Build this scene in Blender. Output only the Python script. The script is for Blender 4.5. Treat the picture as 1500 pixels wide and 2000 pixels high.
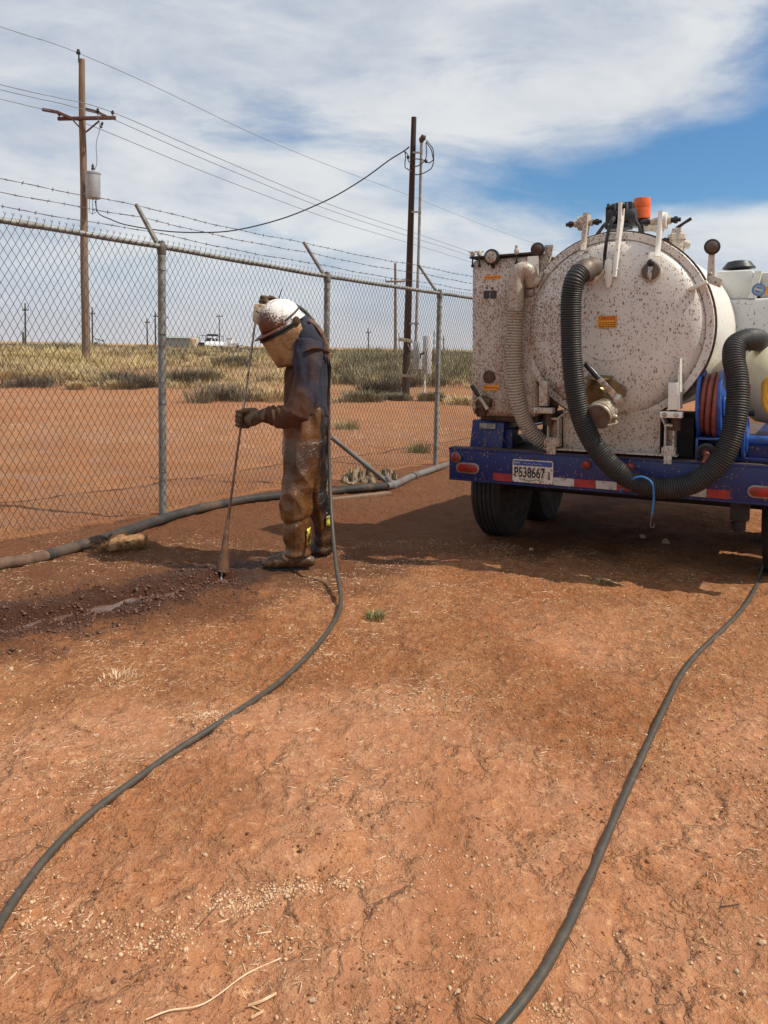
import bpy, bmesh, math, random
import numpy as np
from mathutils import Vector, Matrix

for o in list(bpy.data.objects): bpy.data.objects.remove(o)
scene = bpy.context.scene
COL = scene.collection
rad = math.radians
random.seed(7)
RNG = np.random.default_rng(11)

# ------------------------------------------------------------------ camera
FPX, CXP, CYP = 1500.0, 750.0, 805.0        # focal length and principal point in photo pixels (1500 x 2000)
CAMZ = 1.35
TH, RO = math.atan(.083), rad(1.1)
_F = Vector((0, math.cos(TH), -math.sin(TH)))
_U0 = Vector((0, math.sin(TH), math.cos(TH))); _R0 = Vector((1, 0, 0))
_R = _R0*math.cos(RO) + _U0*math.sin(RO)
_U = _U0*math.cos(RO) - _R0*math.sin(RO)
_C = Vector((0, 0, CAMZ))
cam_d = bpy.data.cameras.new('camera'); cam = bpy.data.objects.new('camera', cam_d); COL.objects.link(cam)
cam_d.sensor_fit = 'VERTICAL'; cam_d.sensor_height = 24.0; cam_d.sensor_width = 18.0
cam_d.lens = 24.0*FPX/2000.0
cam_d.shift_y = -(1000-CYP)/2000.0
cam_d.clip_start = .05; cam_d.clip_end = 6000
cam.matrix_world = Matrix(((_R.x, _U.x, -_F.x, _C.x), (_R.y, _U.y, -_F.y, _C.y), (_R.z, _U.z, -_F.z, _C.z), (0, 0, 0, 1)))
scene.camera = cam

# ------------------------------------------------------------------ sun, sky, exposure
SUN_EL, SUN_AZ = rad(53), rad(102)           # azimuth clockwise from +Y: the sun stands to the right
sd = bpy.data.lights.new('sun', 'SUN'); sun = bpy.data.objects.new('sun', sd); COL.objects.link(sun)
sd.energy = 4.9; sd.angle = rad(.6); sd.color = (1.0, .92, .79)
sdir = Vector((math.sin(SUN_AZ)*math.cos(SUN_EL), math.cos(SUN_AZ)*math.cos(SUN_EL), math.sin(SUN_EL)))
sun.rotation_euler = sdir.to_track_quat('Z', 'Y').to_euler()
scene.view_settings.view_transform = 'Standard'; scene.view_settings.look = 'None'
scene.view_settings.exposure = -0.08; scene.view_settings.gamma = 1.0
scene.view_settings.use_curve_mapping = False

class NT:
    """small wrapper to write node trees compactly"""
    def __init__(s, tree): s.t = tree; s.n = tree.nodes; s.l = tree.links
    def new(s, typ, ins=None, **kw):
        n = s.n.new(typ)
        for k, v in kw.items(): setattr(n, k, v)
        for k, v in (ins or {}).items(): s.set(n.inputs[k], v)
        return n
    def set(s, sock, v):
        if isinstance(v, bpy.types.NodeSocket): s.l.new(v, sock)
        elif isinstance(v, bpy.types.Node): s.l.new(v.outputs[0], sock)
        else: sock.default_value = v
    def math(s, op, a, b=None, c=None, clamp=False):
        n = s.n.new('ShaderNodeMath'); n.operation = op; n.use_clamp = clamp
        for i, v in enumerate((a, b, c)):
            if v is not None: s.set(n.inputs[i], v)
        return n.outputs[0]
    def vmath(s, op, a, b=None):
        n = s.n.new('ShaderNodeVectorMath'); n.operation = op
        s.set(n.inputs[0], a)
        if b is not None: s.set(n.inputs[1], b)
        return n.outputs[0]
    def mix(s, fac, a, b, blend='MIX'):
        n = s.n.new('ShaderNodeMix'); n.data_type = 'RGBA'; n.blend_type = blend
        s.set(n.inputs[0], fac)
        for i, v in ((6, a), (7, b)): s.set(n.inputs[i], (*v, 1) if isinstance(v, (tuple, list)) and len(v) == 3 else v)
        return n.outputs[2]
    def ramp(s, fac, a, b, lo=0., hi=1.):
        n = s.n.new('ShaderNodeMapRange'); n.interpolation_type = 'SMOOTHSTEP'
        s.set(n.inputs[0], fac); s.set(n.inputs[1], a); s.set(n.inputs[2], b); s.set(n.inputs[3], lo); s.set(n.inputs[4], hi)
        return n.outputs[0]
    def noise(s, vec, scale, detail=4, rough=.55, dist=0., color=False):
        n = s.new('ShaderNodeTexNoise', {'Scale': scale, 'Detail': detail, 'Roughness': rough, 'Distortion': dist})
        if vec is not None: s.set(n.inputs['Vector'], vec)
        return n.outputs[1 if color else 0]
    def xyz(s, v):
        n = s.n.new('ShaderNodeSeparateXYZ'); s.set(n.inputs[0], v); return n.outputs
    def comb(s, x, y, z):
        n = s.n.new('ShaderNodeCombineXYZ')
        for i, v in enumerate((x, y, z)): s.set(n.inputs[i], v)
        return n.outputs[0]

world = bpy.data.worlds.new('World'); scene.world = world; world.use_nodes = True
W = NT(world.node_tree); W.n.clear()
tc = W.new('ShaderNodeTexCoord')
dx, dy, dz = W.xyz(tc.outputs['Generated'])
sky = W.new('ShaderNodeTexSky', sky_type='NISHITA', sun_disc=False, sun_elevation=SUN_EL, sun_rotation=SUN_AZ, air_density=1.1, dust_density=.6, ozone_density=1.6)
blue = W.mix(1.0, sky, (.058, .090, .116), 'MULTIPLY')
zc = W.math('MAXIMUM', dz, 0.0)
den = W.math('ADD', zc, .16)
px_ = W.math('DIVIDE', dx, den); py_ = W.math('DIVIDE', dy, den)
pv = W.comb(W.math('MULTIPLY', px_, .60), W.math('MULTIPLY', py_, .62), 0.35)
warp = W.noise(pv, 1.1, 3, .5, color=True)
pv2 = W.vmath('ADD', pv, W.vmath('SCALE', warp)) if False else W.vmath('ADD', pv, W.vmath('MULTIPLY', warp, (.55, .55, 0)))
n1 = W.noise(pv2, 1.15, 6, .56)
n2 = W.noise(pv2, 3.3, 6, .6)
n3 = W.noise(W.vmath('ADD', pv2, (7.3, 2.1, 4.)), .9, 5, .55)
# the open blue gap in the cloud deck, to the right of the pole, streaky
az = W.math('ARCTAN2', dx, dy)
n4 = W.noise(W.comb(W.math('MULTIPLY', az, 5.), W.math('MULTIPLY', dz, 15.), 2.), 1.0, 6, .60, .4)
gx = W.math('DIVIDE', W.math('SUBTRACT', az, .42), .30)
gz = W.math('DIVIDE', W.math('SUBTRACT', dz, W.math('ADD', .195, W.math('MULTIPLY', az, .05))), .052)
gn = W.math('ADD', .45, W.math('MULTIPLY', n4, 1.1))
gap = W.math('EXPONENT', W.math('MULTIPLY', W.math('ADD', W.math('MULTIPLY', gx, gx), W.math('MULTIPLY', gz, gz)), -1.0))
gx2 = W.math('DIVIDE', W.math('SUBTRACT', az, .60), .17)
gz2 = W.math('DIVIDE', W.math('SUBTRACT', dz, .32), .085)
gap2 = W.math('EXPONENT', W.math('MULTIPLY', W.math('ADD', W.math('MULTIPLY', gx2, gx2), W.math('MULTIPLY', gz2, gz2)), -1.0))
cov = W.math('ADD', W.math('MULTIPLY', n1, .70), W.math('MULTIPLY', n2, .35))
cov = W.math('ADD', cov, W.math('MULTIPLY', W.math('SUBTRACT', n4, .38), .42))
cov = W.math('SUBTRACT', cov, W.math('MULTIPLY', W.math('MULTIPLY', gap, gn), .58))
cov = W.math('SUBTRACT', cov, W.math('MULTIPLY', gap2, .48))
cloud = W.ramp(cov, .22, .55)
lowhaze = W.ramp(dz, .0, .16, 1., 0.)
shade = W.ramp(W.math('ADD', W.math('MULTIPLY', n3, .55), W.math('MULTIPLY', n4, .50)), .37, .64)
ccol = W.mix(shade, (.47, .54, .66), (.84, .86, .87))
ccol = W.mix(W.ramp(n2, .35, .7, 0., .35), ccol, (.82, .83, .84))
skyc = W.mix(W.math('MULTIPLY', cloud, .95), blue, ccol)
hz = W.mix(W.ramp(dz, 0., .10), (.64, .63, .66), (.58, .67, .77))
skyc = W.mix(W.math('MULTIPLY', lowhaze, .85), skyc, hz)
bg = W.new('ShaderNodeBackground', {'Color': skyc, 'Strength': 1.0})
wo = W.new('ShaderNodeOutputWorld'); W.l.new(bg.outputs[0], wo.inputs[0])

# ------------------------------------------------------------------ helpers
def un(px, py, d):
    """world point seen at photo pixel (px, py), d metres ahead"""
    v = _F + _R*((px-CXP)/FPX) - _U*((py-CYP)/FPX)
    return _C + v*(d/v.y)
def unz(px, py, z):
    v = _F + _R*((px-CXP)/FPX) - _U*((py-CYP)/FPX)
    return _C + v*((z-CAMZ)/v.z)
def sstep(a, b, x):
    t = np.clip((np.asarray(x, float)-a)/(b-a), 0, 1); return t*t*(3-2*t)
def _h(ix, iy, iz, seed):
    n = (ix.astype(np.int64)*374761393 + iy.astype(np.int64)*668265263 + iz.astype(np.int64)*2147483647 + seed*1274126177) & 0xffffffff
    n = ((n ^ (n >> 13))*1274126177) & 0xffffffff
    n = (n ^ (n >> 16))
    return (n & 0xffff)/65535.0
def vnoise(x, y, z=None, seed=0):
    x = np.asarray(x, float); y = np.asarray(y, float); z = np.zeros_like(x) if z is None else np.asarray(z, float)
    ix, iy, iz = np.floor(x), np.floor(y), np.floor(z)
    fx, fy, fz = x-ix, y-iy, z-iz
    fx = fx*fx*(3-2*fx); fy = fy*fy*(3-2*fy); fz = fz*fz*(3-2*fz)
    r = 0
    for a in (0, 1):
        for b in (0, 1):
            for c in (0, 1):
                r = r + _h(ix+a, iy+b, iz+c, seed)*np.where(a, fx, 1-fx)*np.where(b, fy, 1-fy)*np.where(c, fz, 1-fz)
    return r*2-1
def fbm(x, y, z=None, seed=0, octv=4, gain=.5):
    r = 0; a = 1; s = 1
    for i in range(octv):
        r = r + a*vnoise(np.asarray(x)*s, np.asarray(y)*s, None if z is None else np.asarray(z)*s, seed+i*17); a *= gain; s *= 2.03
    return r
def tag(o, label=None, cat=None, group=None, kind=None):
    if label: o['label'] = label
    if cat: o['category'] = cat
    if group: o['group'] = group
    if kind: o['kind'] = kind
    return o
def empty(name, loc=(0, 0, 0), rz=0):
    o = bpy.data.objects.new(name, None); COL.objects.link(o); o.location = loc; o.rotation_euler = (0, 0, rz); o.empty_display_size = .1
    return o
def link_mesh(name, me, mat, parent=None):
    o = bpy.data.objects.new(name, me); COL.objects.link(o)
    if mat is not None:
        me.materials.clear(); me.materials.append(mat)
    if parent is not None: o.parent = parent
    return o
def smooth(me, ang=40):
    me.polygons.foreach_set('use_smooth', [True]*len(me.polygons)); me.set_sharp_from_angle(angle=rad(ang)); me.update()
def copy_tree(o, parent=None):
    c = o.copy(); COL.objects.link(c); c.parent = parent
    for ch in o.children: copy_tree(ch, c)
    return c
def frame(d):
    d = Vector(d).normalized()
    a = Vector((0, 0, 1)) if abs(d.z) < .95 else Vector((1, 0, 0))
    x = a.cross(d).normalized(); y = d.cross(x)
    return x, y, d
def catmull(pts, n=8):
    P = [Vector(p) for p in pts]; P = [P[0]*2-P[1]] + P + [P[-1]*2-P[-2]]
    out = []
    for i in range(1, len(P)-2):
        for k in range(n):
            t = k/n; a, b, c, d = P[i-1], P[i], P[i+1], P[i+2]
            out.append(.5*((2*b)+(c-a)*t+(2*a-5*b+4*c-d)*t*t+(3*b-a-3*c+d)*t**3))
    out.append(P[-2]); return out

class MB:
    """collects geometry; build() links it as one mesh object"""
    def __init__(s): s.v = []; s.f = []
    def add(s, vs, fs):
        o = len(s.v); s.v += [tuple(v) for v in vs]; s.f += [tuple(i+o for i in f) for f in fs]; return s
    def box(s, c, size, rot=None, ch=0.):
        c = Vector(c); hx, hy, hz = [a/2 for a in size]
        if ch <= 0:
            vs = [Vector((x, y, z)) for x in (-hx, hx) for y in (-hy, hy) for z in (-hz, hz)]
            fs = [(0, 1, 3, 2), (4, 6, 7, 5), (0, 4, 5, 1), (2, 3, 7, 6), (0, 2, 6, 4), (1, 5, 7, 3)]
        else:
            bm = bmesh.new(); bmesh.ops.create_cube(bm, size=1)
            for v in bm.verts: v.co = Vector((v.co.x*2*hx, v.co.y*2*hy, v.co.z*2*hz))
            bmesh.ops.bevel(bm, geom=bm.edges[:], offset=ch, segments=2, profile=.5, affect='EDGES')
            bm.verts.index_update(); vs = [v.co.copy() for v in bm.verts]; fs = [[v.index for v in f.verts] for f in bm.faces]; bm.free()
        if rot is not None: vs = [rot @ v for v in vs]
        return s.add([c+v for v in vs], fs)
    def tube(s, pts, r, n=10, caps=True, flat=None):
        """r: number or list; flat: (ratio) for an elliptical section"""
        P = [Vector(p) for p in pts]; m = len(P)
        R = [r]*m if isinstance(r, (int, float)) else r
        base = len(s.v); d0 = (P[1]-P[0]).normalized(); x, y, _ = frame(d0)
        vs = []; fs = []
        for i in range(m):
            d = (P[min(i+1, m-1)]-P[max(i-1, 0)])
            d = d.normalized() if d.length > 1e-9 else d0
            x = (x - d*x.dot(d)); x = x.normalized() if x.length > 1e-6 else frame(d)[0]
            y = d.cross(x)
            for k in range(n):
                a = 2*math.pi*k/n
                vs.append(P[i]+x*(math.cos(a)*R[i])+y*(math.sin(a)*R[i]*(flat or 1)))
        for i in range(m-1):
            for k in range(n):
                k2 = (k+1) % n
                fs.append((i*n+k, i*n+k2, (i+1)*n+k2, (i+1)*n+k))
        if caps:
            fs.append(tuple(reversed(range(n)))); fs.append(tuple((m-1)*n+k for k in range(n)))
        return s.add(vs, fs)
    def cyl(s, p0, p1, r0, r1=None, n=16): return s.tube([p0, p1], [r0, r0 if r1 is None else r1], n)
    def lathe(s, origin, axis, prof, n=32, close=False):
        """prof: list of (radius, height along axis)"""
        x, y, d = frame(axis); o = Vector(origin); vs = []; fs = []; m = len(prof)
        for r, h in prof:
            for k in range(n):
                a = 2*math.pi*k/n; vs.append(o+d*h+x*(math.cos(a)*r)+y*(math.sin(a)*r))
        for i in range(m-1 if not close else m):
            j = (i+1) % m
            for k in range(n):
                k2 = (k+1) % n; fs.append((i*n+k, i*n+k2, j*n+k2, j*n+k))
        if not close:
            if prof[0][0] > 1e-6: fs.append(tuple(reversed(range(n))))
            if prof[-1][0] > 1e-6: fs.append(tuple((m-1)*n+k for k in range(n)))
        return s.add(vs, fs)
    def ball(s, c, r, nu=12, nv=8, rot=None):
        R = (r, r, r) if isinstance(r, (int, float)) else r
        vs = []; fs = []; c = Vector(c)
        for i in range(nv+1):
            t = math.pi*i/nv
            for k in range(nu):
                a = 2*math.pi*k/nu
                v = Vector((R[0]*math.sin(t)*math.cos(a), R[1]*math.sin(t)*math.sin(a), R[2]*math.cos(t)))
                vs.append(c+(rot @ v if rot is not None else v))
        for i in range(nv):
            for k in range(nu):
                k2 = (k+1) % nu; fs.append((i*nu+k, (i+1)*nu+k, (i+1)*nu+k2, i*nu+k2))
        return s.add(vs, fs)
    def prism(s, poly, o, ex, ey, ez):
        """polygon (list of 2D) in plane (o, ex, ey), extruded by vector ez"""
        n = len(poly); o, ex, ey, ez = Vector(o), Vector(ex), Vector(ey), Vector(ez)
        a = [o+ex*p[0]+ey*p[1] for p in poly]; b = [p+ez for p in a]
        fs = [tuple(range(n)), tuple(reversed(range(n, 2*n)))] + [(i, n+i, n+(i+1) % n, (i+1) % n) for i in range(n)]
        return s.add(a+b, fs)
    def mesh(s, name, ang=40, weld=False, bevel=0.):
        me = bpy.data.meshes.new(name); me.from_pydata(s.v, [], s.f)
        bm = bmesh.new(); bm.from_mesh(me)
        if weld: bmesh.ops.remove_doubles(bm, verts=bm.verts, dist=1e-5)
        if bevel > 0:
            es = [e for e in bm.edges if len(e.link_faces) == 2 and e.calc_face_angle(0) > rad(35)]
            bmesh.ops.bevel(bm, geom=es, offset=bevel, segments=2, profile=.5, affect='EDGES')
        bmesh.ops.recalc_face_normals(bm, faces=bm.faces); bm.to_mesh(me); bm.free()
        smooth(me, ang); return me
    def build(s, name, mat, parent=None, ang=40, weld=False, bevel=0.): return link_mesh(name, s.mesh(name, ang, weld, bevel), mat, parent)

def raw_mesh(name, verts, faces, mat, parent=None, sm=False):
    """numpy verts (N,3), triangle or quad faces (M,k)"""
    me = bpy.data.meshes.new(name); verts = np.asarray(verts, np.float32); faces = np.asarray(faces, np.int32)
    k = faces.shape[1]
    me.vertices.add(len(verts)); me.vertices.foreach_set('co', verts.ravel())
    me.loops.add(faces.size); me.loops.foreach_set('vertex_index', faces.ravel())
    me.polygons.add(len(faces)); me.polygons.foreach_set('loop_start', np.arange(0, faces.size, k, dtype=np.int32))
    me.polygons.foreach_set('loop_total', np.full(len(faces), k, np.int32))
    if sm: me.polygons.foreach_set('use_smooth', np.ones(len(faces), bool))
    me.update(calc_edges=True); me.validate()
    return link_mesh(name, me, mat, parent)
def eval_mesh(o):
    dg = bpy.context.evaluated_depsgraph_get(); dg.update()
    return bpy.data.meshes.new_from_object(o.evaluated_get(dg))
def text_mesh(body, size, bold=0., ext=.0004):
    cu = bpy.data.curves.new('lettering', 'FONT'); cu.body = body; cu.size = size; cu.align_x = 'CENTER'; cu.align_y = 'CENTER'; cu.extrude = ext; cu.offset = bold
    ob = bpy.data.objects.new('lettering', cu); COL.objects.link(ob)
    me = eval_mesh(ob); bpy.data.objects.remove(ob); bpy.data.curves.remove(cu)
    return me

# ------------------------------------------------------------------ materials
def material(name):
    m = bpy.data.materials.new(name); m.use_nodes = True
    t = NT(m.node_tree); t.n.clear()
    b = t.new('ShaderNodeBsdfPrincipled'); o = t.new('ShaderNodeOutputMaterial'); t.l.new(b.outputs[0], o.inputs[0])
    return m, t, b
def coords(t, which='Object'): return t.new('ShaderNodeTexCoord').outputs[which]
def bump(t, b, h, strength=.5, dist=.01):
    n = t.new('ShaderNodeBump', {'Height': h, 'Strength': strength, 'Distance': dist}); t.l.new(n.outputs[0], b.inputs['Normal']); return n
def plain(name, col, rough=.5, metal=0., var=.25, vscale=6., col2=None, bscale=0, bstr=.2, bdist=.004, spec=.5, c2fac=(.4, .65)):
    """paint-like material with two-scale colour variation and fine relief"""
    m, t, b = material(name); c = coords(t)
    n = t.noise(c, vscale, 5, .6)
    c2 = col2 or tuple(x*(1-var) for x in col)
    k = t.mix(t.ramp(n, *c2fac), col, c2)
    t.set(b.inputs['Base Color'], k); b.inputs['Metallic'].default_value = metal
    t.set(b.inputs['Roughness'], t.ramp(t.noise(c, vscale*2.3, 3), .3, .7, max(.05, rough-.1), min(1, rough+.12)))
    b.inputs['Specular IOR Level'].default_value = spec
    if bscale: bump(t, b, t.noise(c, bscale, 4, .6), bstr, bdist)
    return m
M = {}
M['galv'] = plain('galvanised_steel', (.29, .29, .275), .62, .4, .35, 9, (.19, .18, .16), 120, .15, .001)
M['mesh_wire'] = plain('fence_wire', (.070, .070, .067), .6, .2, .4, 3, (.05, .036, .028))
M['arm'] = plain('backlit_arm_steel', (.20, .19, .175), .65, .4, .4, 14, (.12, .10, .085))  # darker than the posts: backlit shade put into the arms' colour
M['barb'] = plain('barbed_wire_steel', (.12, .10, .09), .7, .3, .4, 5)
M['cable'] = plain('cable_black', (.03, .032, .04), .6, 0, .3, 4)
M['lines'] = plain('conductor', (.20, .21, .24), .5, .4, .2, 1)
def wood(name, a, bcol, sc=1.):
    m, t, b = material(name); c = coords(t)
    st = t.noise(t.vmath('MULTIPLY', c, (14*sc, 14*sc, .7*sc)), 1., 6, .65)
    pt = t.noise(c, 1.4*sc, 3)
    k = t.mix(t.ramp(st, .35, .65), a, bcol); k = t.mix(t.ramp(pt, .45, .7, 0, .5), k, tuple(x*.55 for x in a))
    t.set(b.inputs['Base Color'], k); b.inputs['Roughness'].default_value = .85
    bump(t, b, st, .6, .01); return m
M['pole'] = wood('weathered_pole_wood', (.24, .165, .115), (.125, .08, .055))
M['pole_dark'] = wood('creosote_pole_wood', (.060, .032, .022), (.028, .016, .012))
M['plank'] = wood('bleached_plank', (.42, .37, .28), (.26, .22, .16), 3)
M['board'] = wood('muddy_board', (.26, .16, .10), (.15, .085, .05), 3)
M['rustarm'] = wood('reddish_crossarm', (.15, .075, .055), (.08, .04, .03), 2)
M['distpole'] = plain('distant_pole', (.07, .06, .05), .9)
M['grey_box'] = plain('grey_enclosure', (.36, .39, .42), .45, .2, .15, 3)
M['white_sheet'] = plain('white_sheet_metal', (.74, .75, .76), .5, .0, .08, 3)
M['blue_reel'] = plain('blue_reel_paint', (.02, .085, .34), .32, 0, .3, 7, (.012, .03, .13), c2fac=(.45, .75))
M['black_rub'] = plain('black_rubber', (.022, .022, .022), .55, 0, .2, 12, (.05, .04, .033), 90, .2, .001, c2fac=(.5, .8))
M['tyre'] = plain('tyre_rubber', (.018, .017, .016), .75, 0, .3, 9, (.055, .032, .02), 60, .3, .002, c2fac=(.5, .8))
M['black_pl'] = plain('black_plastic', (.014, .014, .016), .42, 0, .3, 10)
M['dark_void'] = plain('dark_underside_steel', (.02, .017, .016), .8, 0, .4, 5)
M['deck'] = plain('dirty_deck_steel', (.07, .045, .035), .75, .2, .4, 8, (.11, .06, .04))
M['rust'] = plain('rusty_iron', (.10, .055, .035), .8, .2, .4, 14, (.06, .04, .03), 80, .4, .002)
M['brass'] = plain('dull_brass', (.30, .20, .09), .45, .6, .3, 18, (.16, .10, .05), 40, .2, .002)
M['brass_dark'] = plain('dirty_bronze', (.13, .08, .04), .55, .5, .3, 18, (.07, .045, .025))
M['alloy'] = plain('cast_aluminium', (.50, .45, .36), .42, .6, .3, 22, (.25, .18, .12))
M['cap_grey'] = plain('dirty_cap_metal', (.14, .115, .095), .55, .4, .3, 12, (.10, .065, .045))
M['zinc'] = plain('zinc_lever', (.50, .49, .46), .35, .7, .3, 30, (.22, .17, .13))
M['orange'] = plain('orange_lens', (.80, .13, .012), .25, 0, .2, 8)
M['red_lens'] = plain('red_lens', (.34, .012, .008), .25, 0, .3, 30, (.16, .02, .012))
M['red_tape'] = plain('red_reflective_tape', (.36, .02, .022), .4, 0, .3, 25, (.20, .02, .02))
M['white_tape'] = plain('white_reflective_tape', (.46, .45, .43), .4, 0, .3, 30, (.22, .19, .165), c2fac=(.5, .7))
M['chrome_dirty'] = plain('dirty_chrome', (.30, .23, .19), .4, .5, .3, 20)
M['yellow_st'] = plain('yellow_sticker', (.75, .32, .012), .5, 0, .2, 20, (.35, .13, .02), c2fac=(.45, .8))
M['red_text'] = plain('red_lettering', (.45, .04, .02), .6)
M['ink'] = plain('black_ink', (.012, .010, .010), .6)
M['label_dark'] = plain('dark_label', (.03, .026, .03), .5, 0, .2, 20)
M['label_light'] = plain('pale_label', (.30, .28, .25), .5, 0, .4, 25, (.12, .10, .09))
M['plate_blue'] = plain('plate_blue_band', (.02, .075, .27), .4, 0, .2, 30)
M['cream'] = plain('cream_poly_tank', (.62, .58, .42), .38, 0, .12, 3, (.50, .45, .30), c2fac=(.45, .8))
M['red_hose'] = plain('red_hose_rubber', (.30, .085, .06), .5, 0, .25, 10, (.20, .055, .04))
M['bungee'] = plain('blue_cord', (.03, .19, .50), .7, 0, .2, 40)
M['hook'] = plain('wire_hook', (.16, .155, .15), .4, .7)
M['yellow_hose'] = plain('yellow_hose', (.75, .42, .04), .5)
M['blue_st'] = plain('blue_round_sticker', (.10, .20, .42), .4)
M['glass'] = plain('lamp_glass', (.20, .17, .15), .2, 0, .3, 40, (.10, .075, .06))
M['truck_white'] = plain('white_truck_paint', (.78, .79, .80), .3, 0, .05, 1)
M['truck_glass'] = plain('truck_glass', (.02, .022, .026), .12)
M['asphalt'] = plain('asphalt', (.10, .095, .09), .9, 0, .2, .5)
M['far_building'] = plain('far_shed', (.30, .33, .32), .8)
M['far_tank'] = plain('far_tank', (.55, .42, .28), .7)
M['stone'] = plain('pale_stone', (.56, .40, .27), .85, 0, .3, 35, (.42, .27, .17), 60, .5, .004)
M['gravel'] = plain('pale_gravel', (.60, .42, .27), .85, 0, .3, 9, (.44, .25, .13))
M['straw'] = plain('straw_bits', (.72, .53, .36), .85, 0, .3, 14, (.46, .27, .14))
M['twig'] = plain('dark_twigs', (.10, .055, .035), .9, 0, .3, 10)
M['clod'] = plain('soil_clods', (.28, .115, .048), .9, 0, .3, 10, (.13, .055, .028), 60, .5, .004)
M['grass_dry'] = plain('dry_grass', (.58, .455, .235), .9, 0, .3, .3, (.42, .32, .18))
M['grey_pvc'] = plain('grey_pvc', (.15, .15, .152), .6, 0, .3, 8, (.13, .095, .075), spec=.3)
M['shrub_dark'] = plain('dark_shrub', (.125, .10, .072), .9, 0, .3, 1.5, (.085, .072, .05))
M['fittings'] = plain('grey_fittings', (.22, .20, .17), .5, .4, .3, 25)
M['grass_grey'] = plain('grey_scrub', (.23, .185, .125), .9, 0, .3, .5, (.12, .105, .065))
M['grass_green'] = plain('olive_scrub', (.20, .18, .10), .9, 0, .3, .4, (.29, .235, .135))
M['weed'] = plain('green_weed', (.11, .155, .055), .8, 0, .3, 8, (.19, .19, .08))
M['tan_clump'] = plain('tan_root_clump', (.46, .25, .11), .95, 0, .3, 30, (.26, .125, .05), 90, 1., .02)
M['cloth'] = plain('muddy_rags', (.28, .205, .125), .9, 0, .3, 16, (.07, .042, .026), 60, .8, .01)

def muddy_white(name, dens_l, dens_r, x0=0., x1=2., base=(.66, .62, .55), rough=.38, lowk=1., filmk=.6):
    """white paint spattered with dried mud flecks, denser towards one end of the trailer"""
    m, t, b = material(name); c = coords(t)
    x, y, z = t.xyz(c)
    dens = t.ramp(x, x0, x1, dens_l, dens_r)
    patch = t.noise(c, 3.4, 4)
    dens = t.math('MULTIPLY', dens, t.ramp(patch, .30, .68, .35, 1.5))
    c2 = t.comb(t.math('ADD', x, t.math('MULTIPLY', y, .63)), t.math('ADD', z, t.math('MULTIPLY', y, .37)), 0.)
    wv = t.noise(c, 40, 2, .5, color=True)
    cw = t.vmath('ADD', c2, t.vmath('MULTIPLY', t.vmath('SUBTRACT', wv, (.5, .5, .5)), (.020, .020, .0)))
    fl = None
    for sc, off, rr, kd in ((62, (0, 0, 0), .44, 1.), (105, (3.1, 1.7, .0), .46, 1.), (40, (5.3, 2.2, .0), .30, .5)):
        vo = t.new('ShaderNodeTexVoronoi', {'Vector': t.vmath('ADD', t.vmath('MULTIPLY', cw, (1.25, .70, 1.)), off), 'Scale': sc}, voronoi_dimensions='2D')
        r1 = t.xyz(vo.outputs['Color'])
        on = t.math('LESS_THAN', r1[0], t.math('MULTIPLY', dens, kd))
        rad_ = t.math('MULTIPLY', t.math('ADD', t.math('MULTIPLY', r1[1], .75), .25), rr)
        dot = t.ramp(t.math('DIVIDE', vo.outputs['Distance'], rad_), .75, 1.08, 1., 0.)
        dot = t.math('MULTIPLY', dot, on)
        fl = dot if fl is None else t.math('MAXIMUM', fl, dot)
    streak = t.noise(t.comb(t.math('MULTIPLY', x, 16.), t.math('MULTIPLY', y, 16.), t.math('MULTIPLY', z, 1.6)), 1., 4, .6)
    low = t.ramp(t.math('ADD', z, t.math('MULTIPLY', streak, .5)), .95, 1.55, .55, 0.)
    film = t.math('MULTIPLY', t.ramp(t.math('ADD', t.math('MULTIPLY', t.noise(c, 5, 5, .65), .6), t.math('MULTIPLY', streak, .4)), .38, .66), t.math('MULTIPLY', dens, filmk))
    film = t.math('MAXIMUM', film, t.math('MULTIPLY', low, t.math('MULTIPLY', dens, lowk)))
    basec = t.mix(t.ramp(t.noise(c, 1.7, 4), .35, .7), base, tuple(q*.9 for q in base))
    k = t.mix(film, basec, (.34, .235, .165))
    tone = t.mix(t.noise(c, 24, 2), (.31, .175, .11), (.17, .09, .058))
    k = t.mix(t.math('MULTIPLY', fl, .92), k, tone)
    t.set(b.inputs['Base Color'], k)
    t.set(b.inputs['Roughness'], t.math('ADD', rough, t.math('MULTIPLY', t.math('MAXIMUM', fl, film), .45)))
    bump(t, b, fl, .5, .003)
    return m
M['blue_paint'] = muddy_white('blue_trailer_paint', .10, .05, 0, 2., (.003, .015, .110), .42, .08, .2)
M['tank_white'] = muddy_white('spattered_tank_white', .90, .20, .40, 1.25, (.66, .635, .59))
M['box_white'] = muddy_white('spattered_box_white', 1.0, .95, 0, .5, (.54, .485, .425))
M['fit_white'] = muddy_white('spattered_fitting_white', .75, .2, .3, 1.5, (.54, .49, .42))
M['clean_white'] = muddy_white('lightly_spattered_white', .08, .04, 0, 2., (.76, .75, .69))
M['poly_white'] = muddy_white('spattered_poly_white', .06, .05, 0, 2., (.62, .63, .61), .5)
M['plate_white'] = muddy_white('spattered_plate', .5, .5, 0, 2., (.66, .63, .57))
M['duct'] = muddy_white('spattered_duct', .28, .2, 0, .5, (.42, .36, .29))

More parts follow.
